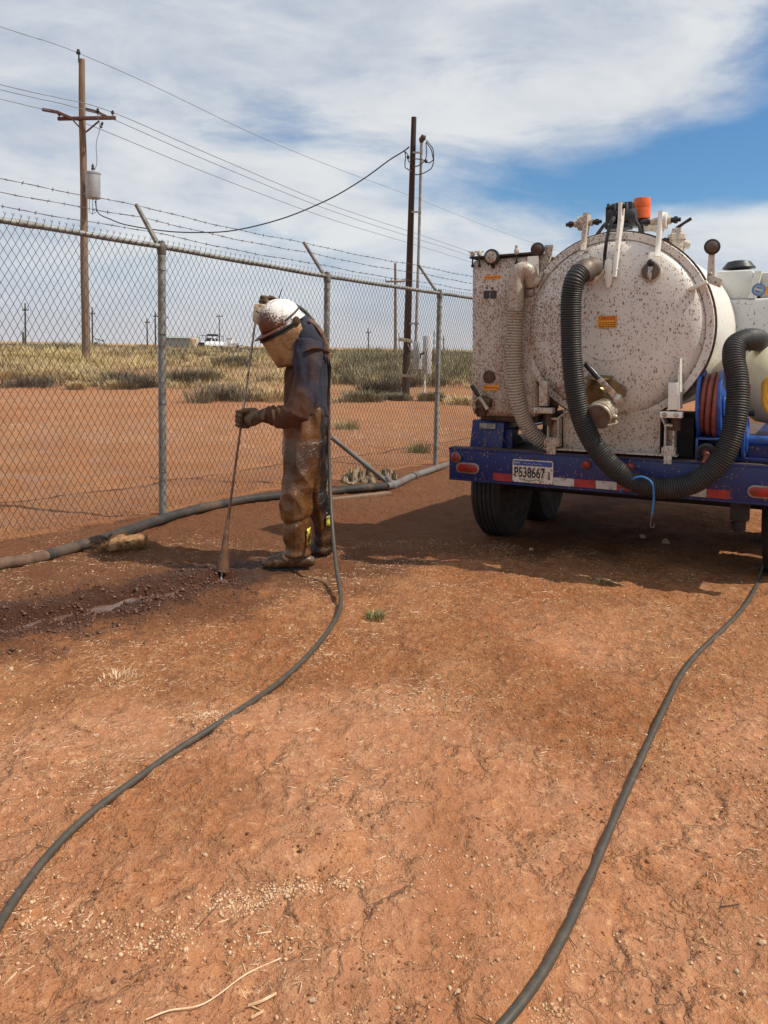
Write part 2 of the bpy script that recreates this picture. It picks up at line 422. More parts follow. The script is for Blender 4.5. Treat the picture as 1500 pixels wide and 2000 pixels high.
# person
def cloth(name, base, mud, lo, hi, rough=.8, wet=0., nsc=5, rmin=.16, attr=None, third=None):
    m, t, b = material(name); c = coords(t, 'Object')
    n = t.noise(c, nsc, 6, .62, .6); x, y, z = t.xyz(c)
    at = t.xyz(t.new('ShaderNodeAttribute', attribute_name=attr).outputs['Vector'])[0] if attr else None
    if attr and not third: n = t.math('ADD', n, t.math('MULTIPLY', t.math('SUBTRACT', at, .5), .55))
    k = t.mix(t.ramp(n, lo, hi), base, mud)
    if third: k = t.mix(t.ramp(t.math('ADD', at, t.math('MULTIPLY', t.math('SUBTRACT', t.noise(c, 11, 5, .65), .5), 1.1)), .35, .65), k, third)
    k = t.mix(t.ramp(t.noise(c, nsc*4, 4), .5, .75, 0, .35), k, tuple(q*.5 for q in mud))
    t.set(b.inputs['Base Color'], k)
    if wet: b.inputs['Coat Weight'].default_value = .22; b.inputs['Coat Roughness'].default_value = .10; b.inputs['Specular IOR Level'].default_value = .4
    if wet: t.set(b.inputs['Roughness'], t.ramp(t.noise(c, nsc*1.7, 3), .35, .65, rmin, rmin+.32))
    else: b.inputs['Roughness'].default_value = rough
    bump(t, b, t.math('ADD', t.noise(c, 26, 4, .6, .8), t.math('MULTIPLY', t.noise(c, 300, 2), .15)), .35 if not wet else .8, .012)
    return m
M['shirt'] = cloth('navy_work_shirt', (.016, .018, .036), (.072, .029, .013), .34, .68, .85, 0, 6, .16, 'mud')
M['sleeve'] = cloth('muddy_sleeve', (.035, .020, .016), (.088, .034, .014), .36, .58, .75)
M['mud_pipe'] = plain('mud_coated_pipe', (.17, .10, .065), .8, 0, .3, 12, (.10, .055, .033), 50, .5, .004)
M['trouser'] = cloth('wet_muddy_trousers', (.150, .062, .018), (.052, .023, .010), .36, .62, .4, 1., 3.2, .08, 'mud', (.018, .015, .015))
M['trouser_back'] = cloth('dark_trousers', (.020, .016, .015), (.055, .027, .013), .42, .68, .8, 0, 7)
M['boot'] = cloth('muddy_boots', (.115, .055, .026), (.055, .026, .012), .4, .6, .6, 1., 12, .3)
M['glove'] = cloth('muddy_gloves', (.13, .085, .042), (.05, .022, .012), .42, .58, .75, 0, 18)
M['visor'] = cloth('muddy_face_shield', (.33, .20, .095), (.19, .095, .04), .42, .66, .35, 1., 11, .2)
M['strap'] = plain('orange_brown_strap', (.17, .085, .032), .75, 0, .3, 30, (.07, .035, .018))
M['skin'] = plain('tanned_skin', (.36, .19, .12), .55)
M['hivis'] = plain('yellow_reflective_band', (.55, .50, .07), .35, 0, .3, 26, (.13, .065, .022), c2fac=(.42, .56))
M['lance'] = plain('muddy_lance_steel', (.17, .085, .045), .35, .3, .3, 18, (.10, .045, .022))
M['lance_clean'] = plain('lance_steel', (.34, .31, .28), .35, .7, .3, 18, (.16, .10, .07))
M['gun'] = plain('beige_gun_body', (.50, .42, .29), .6, 0, .3, 25, (.22, .13, .07), c2fac=(.5, .7))
m, t, b = material('mud_spattered_hard_hat'); c = coords(t)
x, y, z = t.xyz(c)
f = t.math('ADD', t.noise(c, 85, 5, .7), t.math('MULTIPLY', t.noise(c, 6, 2), .3))
front = t.ramp(t.math('ADD', t.math('MULTIPLY', x, -1.0), t.math('MULTIPLY', z, -1.2)), -.24, .18, -.13, .36)
k = t.mix(t.ramp(t.math('ADD', f, front), .62, .82), (.78, .76, .72), (.10, .035, .02))
t.set(b.inputs['Base Color'], k); b.inputs['Roughness'].default_value = .35
M['hat'] = m
m, t, b = material('clear_water'); b.inputs['Transmission Weight'].default_value = .6; b.inputs['Base Color'].default_value = (.7, .72, .75, 1); b.inputs['Roughness'].default_value = .1; b.inputs['IOR'].default_value = 1.33
M['water'] = m
m, t, b = material('muddy_water'); b.inputs['Base Color'].default_value = (.13, .075, .05, 1); b.inputs['Roughness'].default_value = .06; c = coords(t); bump(t, b, t.noise(c, 25, 3), .25, .01)
M['puddle'] = m

# ground: red clay, wet where the lance has cut
m, t, b = material('red_clay_ground')
p = t.new('ShaderNodeNewGeometry').outputs['Position']
at = t.new('ShaderNodeAttribute', attribute_name='mask'); wet, damp, crust = t.xyz(at.outputs['Vector'])  # damp: moist soil, plus the shade painted around the trailer
at2 = t.new('ShaderNodeAttribute', attribute_name='mask2'); sand, veg, rut = t.xyz(at2.outputs['Vector'])
nA = t.noise(p, .9, 5, .6); nB = t.noise(p, 4.5, 6, .65); nC = t.noise(p, 38, 5, .65); nD = t.noise(p, 170, 3, .6); nE = t.noise(p, 13, 5, .62, .4)
k = t.mix(t.ramp(nA, .36, .64), (.425, .156, .053), (.51, .220, .090))
k = t.mix(t.ramp(nB, .42, .68, 0, .75), k, (.305, .113, .045))
k = t.mix(t.math('MULTIPLY', crust, t.ramp(nB, .3, .6, .35, .95)), k, (.405, .190, .100))
k = t.mix(t.math('MULTIPLY', t.ramp(nC, .54, .70), .6), k, (.70, .41, .22))
k = t.mix(t.math('MULTIPLY', t.ramp(nC, .45, .30), .65), k, (.235, .088, .036))
k = t.mix(t.math('MULTIPLY', t.ramp(nD, .42, .28), .3), k, (.30, .12, .055))
k = t.mix(t.math('MULTIPLY', t.ramp(nE, .52, .70), .45), k, (.56, .30, .155))
k = t.mix(t.math('MULTIPLY', t.ramp(nE, .46, .32), .5), k, (.265, .105, .046))
k = t.mix(t.math('MULTIPLY', sand, t.ramp(nB, .40, .62, .1, .75)), k, (.43, .25, .155))
k = t.mix(t.math('MULTIPLY', rut, .6), k, (.33, .13, .055))
k = t.mix(t.math('MULTIPLY', veg, .8), k, (.36, .25, .135))
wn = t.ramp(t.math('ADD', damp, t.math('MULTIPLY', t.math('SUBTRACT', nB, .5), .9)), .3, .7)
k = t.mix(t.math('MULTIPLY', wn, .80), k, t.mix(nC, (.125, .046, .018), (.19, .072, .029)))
ww = t.ramp(t.math('ADD', wet, t.math('MULTIPLY', t.math('SUBTRACT', nB, .5), 1.1)), .35, .7)
k = t.mix(ww, k, t.mix(nC, (.055, .022, .010), (.120, .046, .020)))
t.set(b.inputs['Base Color'], k)
ro = t.math('SUBTRACT', .93, t.math('MULTIPLY', ww, t.ramp(nC, .4, .6, .2, .5)))
t.set(b.inputs['Roughness'], ro); b.inputs['Specular IOR Level'].default_value = .3
# relief: crumbs, grains, shrinkage cracks in the crust
dv = t.vmath('ADD', p, t.vmath('MULTIPLY', t.vmath('SUBTRACT', t.noise(p, 5, 4, .6, color=True), (.5, .5, .5)), (.30, .30, .0)))
vo = t.new('ShaderNodeTexVoronoi', {'Vector': dv, 'Scale': 5.5}, feature='DISTANCE_TO_EDGE', voronoi_dimensions='2D')
pill = t.math('MULTIPLY', t.ramp(vo.outputs['Distance'], 0., .20), t.math('MULTIPLY', crust, t.ramp(t.noise(p, 2.2, 3), .40, .56)))
crk = t.math('MULTIPLY', t.ramp(vo.outputs['Distance'], 0., .018, 1., 0.), t.math('MULTIPLY', crust, t.ramp(t.noise(p, 2.2, 3), .42, .58)))
h = t.math('ADD', t.math('MULTIPLY', nC, .62), t.math('MULTIPLY', nD, .14))
h = t.math('ADD', h, t.math('MULTIPLY', nE, .8))
h = t.math('MULTIPLY', h, t.math('SUBTRACT', 1.0, t.math('MULTIPLY', crust, .60)))
h = t.math('ADD', t.math('SUBTRACT', h, t.math('MULTIPLY', crk, .065)), t.math('MULTIPLY', pill, .16))
bump(t, b, h, 1.0, .085)
M['dirt'] = m

# ------------------------------------------------------------------ terrain
FA, FB = Vector((-1.77, 6.11)), Vector((.65, 9.43)); FD = (FB-FA).normalized(); FN = Vector((-FD.y, FD.x))   # fence line
TR = [(-.90, 4.44), (-1.35, 4.02), (-1.75, 3.62), (-2.3, 3.2), (-3.2, 2.55)]                                      # the washed-out trench
def seg_dist(x, y, pts):
    best = np.full(np.shape(x), 1e9)
    for (ax, ay), (bx, by) in zip(pts[:-1], pts[1:]):
        dx_, dy_ = bx-ax, by-ay; L2 = dx_*dx_+dy_*dy_
        tt = np.clip(((x-ax)*dx_+(y-ay)*dy_)/L2, 0, 1)
        best = np.minimum(best, np.hypot(x-ax-tt*dx_, y-ay-tt*dy_))
    return best
def zbase(x, y):
    x = np.asarray(x, float); y = np.asarray(y, float)
    z = -.022*np.clip(y-4.6, 0, 7.0)
    edge = 24.5+1.5*vnoise(x*.06, y*.0+3.3, seed=5)
    z = z + 1.0*sstep(0, 1, (y-edge)/15.0)
    z = z + .16*vnoise(x*.045, y*.045, seed=3)*sstep(12, 40, y)*(1-sstep(80, 140, y)) - .02*sstep(40, 90, y)
    return z
def zground(x, y):
    x = np.asarray(x, float); y = np.asarray(y, float)
    near = 1-sstep(16, 30, y)
    z = zbase(x, y) + near*(.022*fbm(x*.8, y*.8, seed=21, octv=3) + .0120*fbm(x*4.0, y*4.0, seed=31, octv=4, gain=.62))
    loose = sstep(-.25, .35, fbm(x*.9+7, y*.9, seed=131, octv=3))*near*(y < 12)
    z = z + loose*(.0075*np.abs(fbm(x*11, y*11, seed=141, octv=3))+.004*vnoise(x*27, y*27, seed=151))
    # scuffs: shallow boot-sized dents and drag marks
    z = z - .012*near*np.clip(vnoise(x*3.1+3, y*3.6, seed=161)-.45, 0, 1)*1.8
    d = seg_dist(x, y, TR)
    z = z - .06*np.exp(-(d/.085)**2) + .006*np.exp(-((d-.2)/.09)**2) + np.exp(-(d/.22)**2)*.030*fbm(x*13, y*13, seed=41, octv=3)
    # wheel ruts, shallow
    rx = x-.16-.07*(y-1.4); z = z - .010*np.exp(-(rx/.13)**2)*(1-sstep(2.2, 3.0, y))
    # low soil berm under the fence and mound by the pipe
    df = (x-FA.x)*FN.x+(y-FA.y)*FN.y
    z = z + near*.020*np.exp(-(df/.3)**2)
    return z
def zg(x, y): return float(zground(np.array([x]), np.array([y]))[0])

def axis_pts(dense_lo, dense_hi, step, lo, hi, grow):
    a = list(np.arange(dense_lo, dense_hi+1e-6, step)); s = step; v = a[-1]
    while v < hi: s *= grow; v += s; a.append(min(v, hi))
    s = step; v = a[0]; pre = []
    while v > lo: s *= grow; v -= s; pre.append(max(v, lo))
    return np.array(pre[::-1]+a)
gxs = axis_pts(-2.6, 2.9, .0125, -2500, 2500, 1.09)
gys = axis_pts(1.2, 5.6, .0118, -300, 4000, 1.045)
GX, GY = np.meshgrid(gxs, gys); GZ = zground(GX, GY)
nx, ny = len(gxs), len(gys)
idx = np.arange(nx*ny).reshape(ny, nx)
gf = np.stack([idx[:-1, :-1], idx[:-1, 1:], idx[1:, 1:], idx[1:, :-1]], -1).reshape(-1, 4)
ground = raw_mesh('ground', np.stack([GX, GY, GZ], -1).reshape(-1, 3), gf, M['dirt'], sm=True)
tag(ground, 'red clay ground, damp and dark along the trench', None, None, 'structure')
dT = seg_dist(GX, GY, TR)
side = (GX-(-.9))*.70 - (GY-4.44)*.71         # >0 : camera/right side of the trench
wet_m = np.exp(-(dT/.30)**2)*1.05 + .55*np.exp(-(((GX+.72)/.55)**2+((GY-4.62)/.22)**2))
fence_d = (GX-FA.x)*FN.x+(GY-FA.y)*FN.y       # >0 beyond the fence
damp_shade_m = (1-sstep(-.05, .95, side+.25*fbm(GX*1.3, GY*1.3, seed=8, octv=3)))*(1-sstep(-.15, .35, fence_d))*1.0
damp_shade_m = np.maximum(damp_shade_m, 1.0*np.exp(-(((GX-.4)/1.9)**2+((GY-5.75)/1.0)**2)))  # trailer's shadow deepened by painting the soil there darker
damp_shade_m = np.maximum(damp_shade_m, .85*np.exp(-(dT/.62)**2))
damp_shade_m = np.maximum(damp_shade_m, .9*sstep(.35, .75, fbm(GX*.9+4, GY*1.6, seed=77, octv=3))*sstep(2.3, 3.0, GX*.8+GY*.25+1.4)*(GY < 3.6))
crust_m = sstep(-.15, .35, fbm(GX*.55, GY*.55, seed=15, octv=3)+.35+.3*np.clip(GX, -1, 1))*(1-sstep(3.3, 4.4, GY))*(1-damp_shade_m)
sand_m = np.maximum(.55, sstep(.15, .55, fbm(GX*.25, GY*1.1, seed=51, octv=4)))*sstep(.1, .8, fence_d)*(1-sstep(30, 40, GY))
veg_m = sstep(24, 32, GY+2*fbm(GX*.2, GY*.2, seed=61, octv=3))
rut_m = np.exp(-((GX-.16-.07*(GY-1.4))/.10)**2)*(1-sstep(2.0, 2.8, GY))
me = ground.data
for nm, arr in (('mask', (wet_m, damp_shade_m, crust_m)), ('mask2', (sand_m, veg_m, rut_m))):
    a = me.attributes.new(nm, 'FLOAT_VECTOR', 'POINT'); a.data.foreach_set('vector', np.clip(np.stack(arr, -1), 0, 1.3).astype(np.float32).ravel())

# road far behind, where the pickup stands
mb = MB(); rp = [(-400, 112.), (-120, 110), (-30, 108), (60, 106), (400, 100)]
for (x0, y0), (x1, y1) in zip(rp[:-1], rp[1:]):
    zz = max(zg(x0, y0), zg(x1, y1), zg((x0+x1)/2, (y0+y1)/2)); 
    mb.add([(x0, y0-4, zz+.12), (x1, y1-4, zz+.12), (x1, y1+4, zz+.12), (x0, y0+4, zz+.12), (x0, y0-4.6, zz-.4), (x1, y1-4.6, zz-.4)], [(0, 1, 2, 3), (4, 5, 1, 0)])
tag(mb.build('road', M['asphalt']), 'grey paved road running behind the scrub', None, None, 'structure')

# ------------------------------------------------------------------ chain-link fence
fence = empty('chain_link_fence', (FA.x, FA.y, 0))
tag(fence, 'galvanised chain-link fence topped with three strands of barbed wire', 'fence')
fo = Vector((FA.x, FA.y, 0))
SP = (FB-FA).length/2
posts = []
spec = {0: (2.111, 6.11, -.021), 1: (2.05, 7.70, -.083), 2: (2.03, 9.43, -.101)}
for i in range(-1, 6):
    p2 = FA+FD*(SP*i)
    if i == 1: p2 = Vector((-.588, 7.70))
    top = spec[i][0] if i in spec else (2.15 if i < 0 else 2.02)
    posts.append(Vector((p2.x, p2.y, top)))
FN3 = Vector((FN.x, FN.y, 0)); FD3 = Vector((FD.x, FD.y, 0))
rr = .021
arm_ends = []
for i, p in enumerate(posts):
    gz_ = zg(p.x, p.y); q = p-fo
    mb = MB(); mb.tube([(q.x, q.y, gz_-.15), (q.x, q.y, p.z-.03)], .0305, 16); mb.build('post', M['galv'], fence)
    mb = MB(); mb.lathe((q.x, q.y, p.z-.06), (0, 0, 1), [(.035, 0), (.036, .05), (.034, .075), (.026, .1), (.026, .105)], 16)
    a0 = q+Vector((0, 0, .0))+FN3*.01; tip = q+FN3*.30+Vector((0, 0, .355))
    ex = (tip-a0).normalized()
    mb.prism([(-.014, 0), (.014, 0), (.017, .08), (.011, .47), (-.011, .47), (-.017, .08)], a0-FD3*.0, FD3, ex, ex.cross(FD3).normalized()*.028)
    mb.build('barb_arm', M['arm'], fence, bevel=.003)
    for hz_ in (.35, .9, 1.45, 1.95):
        mb = MB(); zt = gz_+hz_
        if zt < p.z-.05:
            mb.tube([q.to_3d().xy.to_3d()+Vector((math.cos(a)*.0335, math.sin(a)*.0335, zt+.004*math.sin(a*2))) for a in np.linspace(0, 2*math.pi, 17)], .002, 5); mb.build('tie_wire', M['mesh_wire'], fence)
    arm_ends.append((a0+Vector((fo.x, fo.y, 0)), tip+Vector((fo.x, fo.y, 0))))
def fence_top(s):   # s in bays along the posts list
    i = int(min(max(math.floor(s), 0), len(posts)-2)); return posts[i].lerp(posts[i+1], s-i)
for i in range(len(posts)-1):
    a, b_ = posts[i]-fo, posts[i+1]-fo
    off = -FN3*.0
    mb = MB(); ps = [a.lerp(b_, k/8)+off+Vector((0, 0, .002*math.sin(k*1.7))) for k in range(9)]
    mb.tube(ps, rr, 14)
    mid = a.lerp(b_, .46); dr = (b_-a).normalized()
    mb.tube([mid-dr*.07, mid-dr*.068, mid+dr*.068, mid+dr*.07], [rr, rr+.0022, rr+.0022, rr], 14)
    mb.build('top_rail', M['galv'], fence)
# woven diamonds: every wire is a zigzag hooked into its neighbour
PW, PH, WR = .0272, .0905, .0021
def wire_mesh(i):
    a, b_ = posts[i], posts[i+1]; L = (b_-a).length; n = int(round(L/PW)); V = []; Fq = []; base = 0
    ss = (np.arange(n)+.5)/n; GB = zground(a.x+(b_.x-a.x)*ss, a.y+(b_.y-a.y)*ss)
    for k in range(n):
        s0 = (k+.5)/n; c = a.lerp(b_, s0); gb = float(GB[k])
        ztop = c.z+.045; zb = gb+.025+.03*abs(math.sin(k*.9+i)) ; m_ = int((ztop-zb)/(PH/2))
        wav = .014*math.sin(k*.11+i)+.006*math.sin(k*.27)
        pts = []
        for j in range(m_+1):
            zz = ztop-j*PH/2
            sgn = 1 if ((j+k) % 2) else -1
            bul = wav*math.sin(math.pi*(zz-gb)/2.0) + (.03*max(0, .28-(zz-gb))*math.sin(k*.35+i*2))
            pts.append(c + FD3*(sgn*PW*.5+sgn*.0012+.004*math.sin(k*.17+j*.23+i)) + Vector((0, 0, .006*math.sin(k*.13+j*.31+2*i))) - FN3*(.026+bul) + FN3*(sgn*.0018) + Vector((0, 0, zz-c.z)))
        P = np.array(pts)
        # twisted barb above the top rail
        P[0] = np.array(c - FN3*.026 + FD3*(.006 if k % 2 else -.006)) + np.array((0, 0, .045+.004*math.sin(k*2.1)))
        P[0][2] = c.z+(.047 if k % 2 else .0)
        D = np.gradient(P, axis=0); D /= np.linalg.norm(D, axis=1)[:, None]
        N = np.array(FN3)[None, :]; X = np.cross(D, N); X /= np.linalg.norm(X, axis=1)[:, None]; Y = np.cross(X, D)
        ring = [P+X*WR, P+Y*WR, P-X*WR, P-Y*WR]
        R_ = np.stack(ring, 1).reshape(-1, 3); V.append(R_)
        for j in range(len(P)-1):
            for q in range(4):
                q2 = (q+1) % 4; Fq.append((base+j*4+q, base+j*4+q2, base+j*4+4+q2, base+j*4+4+q))
        base += len(R_)
        # the second prong of the Y
        for sg in ((-1, 1) if k % 2 else ()):
            T = np.array(c - FN3*.026 + Vector((0, 0, .036))); E_ = T+np.array(FD3)*(.0095*sg)+np.array((0, 0, .018))
            r_ = WR*.9; X_ = np.array(FD3)*r_; Y_ = np.array(FN3)*r_
            V.append(np.array([T+X_, T+Y_, T-X_, T-Y_, E_+X_, E_+Y_, E_-X_, E_-Y_]))
            for q in range(4):
                q2 = (q+1) % 4; Fq.append((base+q, base+q2, base+4+q2, base+4+q))
            base += 8
    V = np.concatenate(V)-np.array(fo)
    raw_mesh('chain_link_mesh', V, Fq, M['mesh_wire'], fence)
for i in range(5): wire_mesh(i)
for fr in (.36, .68, .985):                      # barbed wire
    mb = MB(); allp = []
    for i in range(len(posts)-1):
        A_ = arm_ends[i][0].lerp(arm_ends[i][1], fr); B_ = arm_ends[i+1][0].lerp(arm_ends[i+1][1], fr)
        for k in range(12):
            tt = k/12; p = A_.lerp(B_, tt); p.z -= .018*math.sin(math.pi*tt)+.003*math.sin(tt*19+fr*7); allp.append(p-fo+FN3*.012)
    allp.append(B_-fo+FN3*.012)
    for ph in (0, math.pi):                       # two strands twisted together
        mb.tube([p+Vector((0, 0, .0022*math.cos(ph+k*2.2)))+FN3*(.0022*math.sin(ph+k*2.2)) for k, p in enumerate(allp)], .0017, 5)
    tot = 0; nxt = .05
    for k in range(len(allp)-1):
        a, b_ = allp[k], allp[k+1]; L = (b_-a).length
        while nxt < tot+L:
            p = a.lerp(b_, (nxt-tot)/L); nxt += .118+random.uniform(-.008, .008)
            for q in range(2):
                ang = random.uniform(0, math.pi); dv_ = (Vector((0, 0, 1))*math.sin(ang)+FN3*math.cos(ang)+FD3*random.uniform(-.5, .5)).normalized()*.015
                mb.tube([p-dv_+FD3*(.004*q), p+dv_+FD3*(.004*q)], .0015, 4)
            mb.tube([p-FD3*.006, p+FD3*.006], .0042, 6)
        tot += L
    mb.build('barbed_wire', M['barb'], fence)

# ------------------------------------------------------------------ utility pole with transformer
PB = un(168, 700, 32.); PT = un(159.5, 116, 32.)
up = empty('utility_pole', (PB.x, PB.y, zg(PB.x, PB.y)))
tag(up, 'tall weathered wooden utility pole with two crossarms, a broken one, and grey can transformer', 'utility pole')
uo = Vector(up.location)
def w32(px, py, d=32.): return un(px, py, d)-uo
base = Vector((0, 0, -.4)); top = PT-uo
mb = MB(); ps = [base.lerp(top, k/10) + Vector((.015*math.sin(k*1.3), 0, 0)) for k in range(11)]
mb.tube(ps, [.175-.0055*k for k in range(11)], 14); mb.build('pole_shaft', M['pole'], up)
mb = MB(); a, b_ = w32(113, 232, 31.8), w32(226, 230, 31.8); ex = (b_-a).normalized(); ey = Vector((0, 1, 0)); rot = Matrix((ex, ey-ex*ey.dot(ex), ex.cross(ey))).transposed()
mb.box((a+b_)/2, ((b_-a).length, .12, .135), rot, .01); mb.build('crossarm', M['rustarm'], up)
mb = MB(); pts = [w32(84, 214, 31.6), w32(112, 219, 31.6), w32(140, 231, 31.75)]
for a, b_ in zip(pts[:-1], pts[1:]):
    ex = (b_-a).normalized(); rot = Matrix((ex, Vector((0, 1, 0)), ex.cross(Vector((0, 1, 0))))).transposed(); mb.box((a+b_)/2, ((b_-a).length+.05, .11, .12), rot, .01)
mb.build('broken_crossarm', M['rustarm'], up); mb = MB(); pts = [w32(166, 213, 32.3), w32(190, 219, 32.3), w32(212, 230, 32.1)]
for a, b_ in zip(pts[:-1], pts[1:]):
    ex = (b_-a).normalized(); rot = Matrix((ex, Vector((0, 1, 0)), ex.cross(Vector((0, 1, 0))))).transposed(); mb.box((a+b_)/2, ((b_-a).length+.05, .11, .12), rot, .01)
mb.build('broken_crossarm', M['rustarm'], up)
for (x0, y0, x1, y1) in ((141, 233, 155, 248), (194, 236, 168, 258)):
    mb = MB(); mb.tube([w32(x0, y0, 31.75), w32(x1, y1, 31.8)], .035, 6); mb.build('brace', M['rustarm'], up)
for (x, y, h_) in ((220, 228, .25), (191, 226, .3), (116, 230, .2)):
    mb = MB(); q = w32(x, y, 31.8); mb.lathe(q, (0, 0, 1), [(.018, 0), (.018, h_*.4), (.06, h_*.45), (.075, h_*.6), (.045, h_*.75), (.055, h_*.85), (.02, h_)], 10); mb.build('insulator', M['black_pl'], up)
mb = MB(); mb.tube([w32(154, 122, 31.8), w32(154, 106, 31.8)], .03, 6); q = w32(153, 107, 31.8); mb.lathe(q, (0, 0, 1), [(.03, 0), (.08, .03), (.09, .1), (.05, .16), (.06, .2)], 10); mb.build('top_insulator', M['black_pl'], up)
tr = MB(); c = w32(182, 388, 31.55); tr.lathe(c, (0, 0, 1), [(.0, 0), (.27, .0), (.285, .03), (.285, .96), (.31, .97), (.31, 1.02), (.22, 1.08), (0, 1.1)], 22)
trans = tr.build('transformer', M['grey_box'], up)
mb = MB(); mb.lathe(c+Vector((0, 0, 1.08)), (0, 0, 1), [(.05, 0), (.07, .03), (.05, .07), (.07, .11), (.045, .16), (.06, .2), (.02, .3)], 10); mb.build('bushing', M['black_pl'], trans)
mb = MB()
for dx_ in (-.12, .02, .16): mb.tube([c+Vector((dx_, -.1, .0)), c+Vector((dx_-.01, -.1, -.55)), c+Vector((-.02, -.05, -.62))], .012, 5)
mb.build('low_voltage_lead', M['cable'], trans)
mb = MB(); mb.tube(catmull([w32(183, 335, 31.6), w32(189, 318, 31.6), w32(188, 280, 31.6), w32(195, 252, 31.7), w32(192, 230, 31.75)], 6), .014, 5); mb.build('jumper_wire', M['lines'], up)
mb = MB(); mb.lathe(w32(197, 250, 31.7), (.3, 0, 1), [(.03, 0), (.06, .05), (.03, .1), (.06, .16), (.03, .25)], 8); mb.build('cutout_fuse', M['black_pl'], up)
for y_ in (350, 378): mb = MB(); mb.box(w32(171, y_, 31.8), (.25, .1, .06)); mb.build('transformer_bracket', M['galv'], up)

# overhead lines: each lies in a vertical plane running past the pole
LD = Vector((41.9, 78.0))
def ray_plane(px, py, P0, D):
    v = _F + _R*((px-CXP)/FPX) - _U*((py-CYP)/FPX)
    n = Vector((D.y, -D.x)); s = ((P0.x-_C.x)*n.x+(P0.y-_C.y)*n.y)/(v.x*n.x+v.y*n.y)
    return _C+v*s
lines = [((154, 104), [(0, 52), (80, 77), (154, 104), (300, 168), (500, 264), (650, 326), (800, 382), (930, 434), (1040, 474), (1160, 512)], 'thin top power line above the pole tip', .012),
         ((219, 219), [(0, 165), (110, 190), (219, 219), (420, 306), (640, 398), (800, 452), (915, 491), (1060, 545)], 'uppermost of the three power lines at crossarm level', .014),
         ((192, 222), [(0, 175), (110, 200), (192, 222), (228, 236), (420, 320), (640, 409), (800, 462), (910, 497), (1060, 550)], 'middle of the three power lines at crossarm level', .014),
         ((116, 226), [(0, 193), (85, 213), (116, 223), (200, 254), (420, 344), (640, 426), (800, 475), (885, 501), (1050, 556)], 'lowest of the three power lines at crossarm level', .014)]
for (ax, ay), pts, lab, r_ in lines:
    P0 = un(ax, ay, 31.9); P = [ray_plane(x, y, P0, LD) for x, y in pts]
    # carry the line on towards the next pole behind the camera
    d0 = (P[0]-P[1]); P = [P[0]+d0.normalized()*38+Vector((0, 0, 1.0)), P[0]+d0.normalized()*16+Vector((0, 0, .2))] + P
    mb = MB(); mb.tube(catmull(P, 6), r_, 6); tag(mb.build('power_line', M['lines']), lab, 'power line', 'overhead power lines')

# dark service pole, its conduit and meter cabinets
DB = un(792, 770, 24.); DT = un(808.5, 229, 24.)
sp = empty('service_pole', (DB.x, DB.y, zg(DB.x, DB.y))); so = Vector(sp.location)
tag(sp, 'dark creosoted service pole with metal conduit riser and looped cables at its top', 'utility pole')
def w24(px, py, d=24.): return un(px, py, d)-so
mb = MB(); mb.tube([Vector((0, 0, -.3)).lerp(DT-so, k/8) for k in range(9)], [.128-.006*k for k in range(9)], 14); mb.build('pole_shaft', M['pole_dark'], sp)
mb = MB(); mb.tube([w24(812, 668, 23.85), w24(818, 480, 23.85), w24(823, 290, 23.85), w24(823.5, 276, 23.85)], .042, 12); mb.build('conduit', M['galv'], sp)
mb = MB(); q0 = w24(823, 279, 23.85); mb.tube([q0, q0+Vector((0, 0, .09)), q0+Vector((.05, 0, .16)), q0+Vector((.13, 0, .15))], [.05, .085, .10, .06], 12); mb.build('weatherhead', M['rust'], sp)
for y_ in (298, 414, 632):
    mb = MB(); a, b_ = w24(806-(y_-298)*.02, y_, 23.8), w24(825-(y_-298)*.02, y_, 23.8); mb.box((a+b_)/2, ((b_-a).length, .05, .05)); mb.build('conduit_clamp', M['galv'], sp)
loops = [[(833, 274), (845, 290), (847, 306), (846, 320), (840, 331), (822, 340), (808, 341)],
         [(832, 277), (842, 292), (845, 305), (846, 312), (838, 318), (832, 315)],
         [(832, 279), (833, 296), (831, 311), (820, 322), (806, 327)],
         [(790, 295), (792, 304), (791, 325), (796, 330), (803, 335)], [(790, 295), (797, 303), (797, 312), (802, 320)], [(831, 314), (820, 311), (806, 310)]]
for L_ in loops:
    mb = MB(); mb.tube(catmull([w24(x, y, 23.7) for x, y in L_], 6), .017, 6); mb.build('cable_loop', M['cable'], sp)
for x, y in ((797, 307), (832, 315)): mb = MB(); mb.ball(w24(x, y, 23.68), (.05, .04, .06), 8, 6); mb.build('splice_connector', M['black_pl'], sp)
# planks that carry the cabinets
rack = empty('cabinet_rack', un(812, 770, 23.6)); ro_ = Vector(rack.location); rack.location.z = zg(ro_.x, ro_.y); ro_ = Vector(rack.location)
tag(rack, 'grey electrical cabinets on bleached plank rails beside the dark service pole', 'electrical cabinet')
def w23(px, py, d=23.6): return un(px, py, d)-ro_
def plank(a, b_, w_, parent, mat, name, off=.08):
    mb = MB(); ex = (b_-a).normalized(); ey = Vector((0, 1, 0)); ez = ex.cross(ey).normalized(); rot = Matrix((ex, ey, ez)).transposed(); mb.box((a+b_)/2, ((b_-a).length, off, w_), rot, .006); return mb.build(name, mat, parent)
plank(w23(778, 662), w23(806, 667), .11, rack, M['plank'], 'rail_plank'); plank(w23(780, 733), w23(812, 735), .085, rack, M['plank'], 'rail_plank')
plank(w23(796, 671, 23.5), w23(802, 686, 23.5), .03, rack, M['plank'], 'strut', .03); plank(w23(801, 715, 23.5), w23(795, 731, 23.5), .03, rack, M['plank'], 'strut', .03)
def pbox(x0, y0, x1, y1, d, depth, parent, mat, name, f=w23, bev=.008):
    a = f(x0, y1, d); c_ = f(x1, y0, d); mb = MB(); mb.box(((a.x+c_.x)/2, (a.y+c_.y)/2+depth/2, (a.z+c_.z)/2), (c_.x-a.x, depth, c_.z-a.z), None, bev); return mb.build(name, mat, parent)
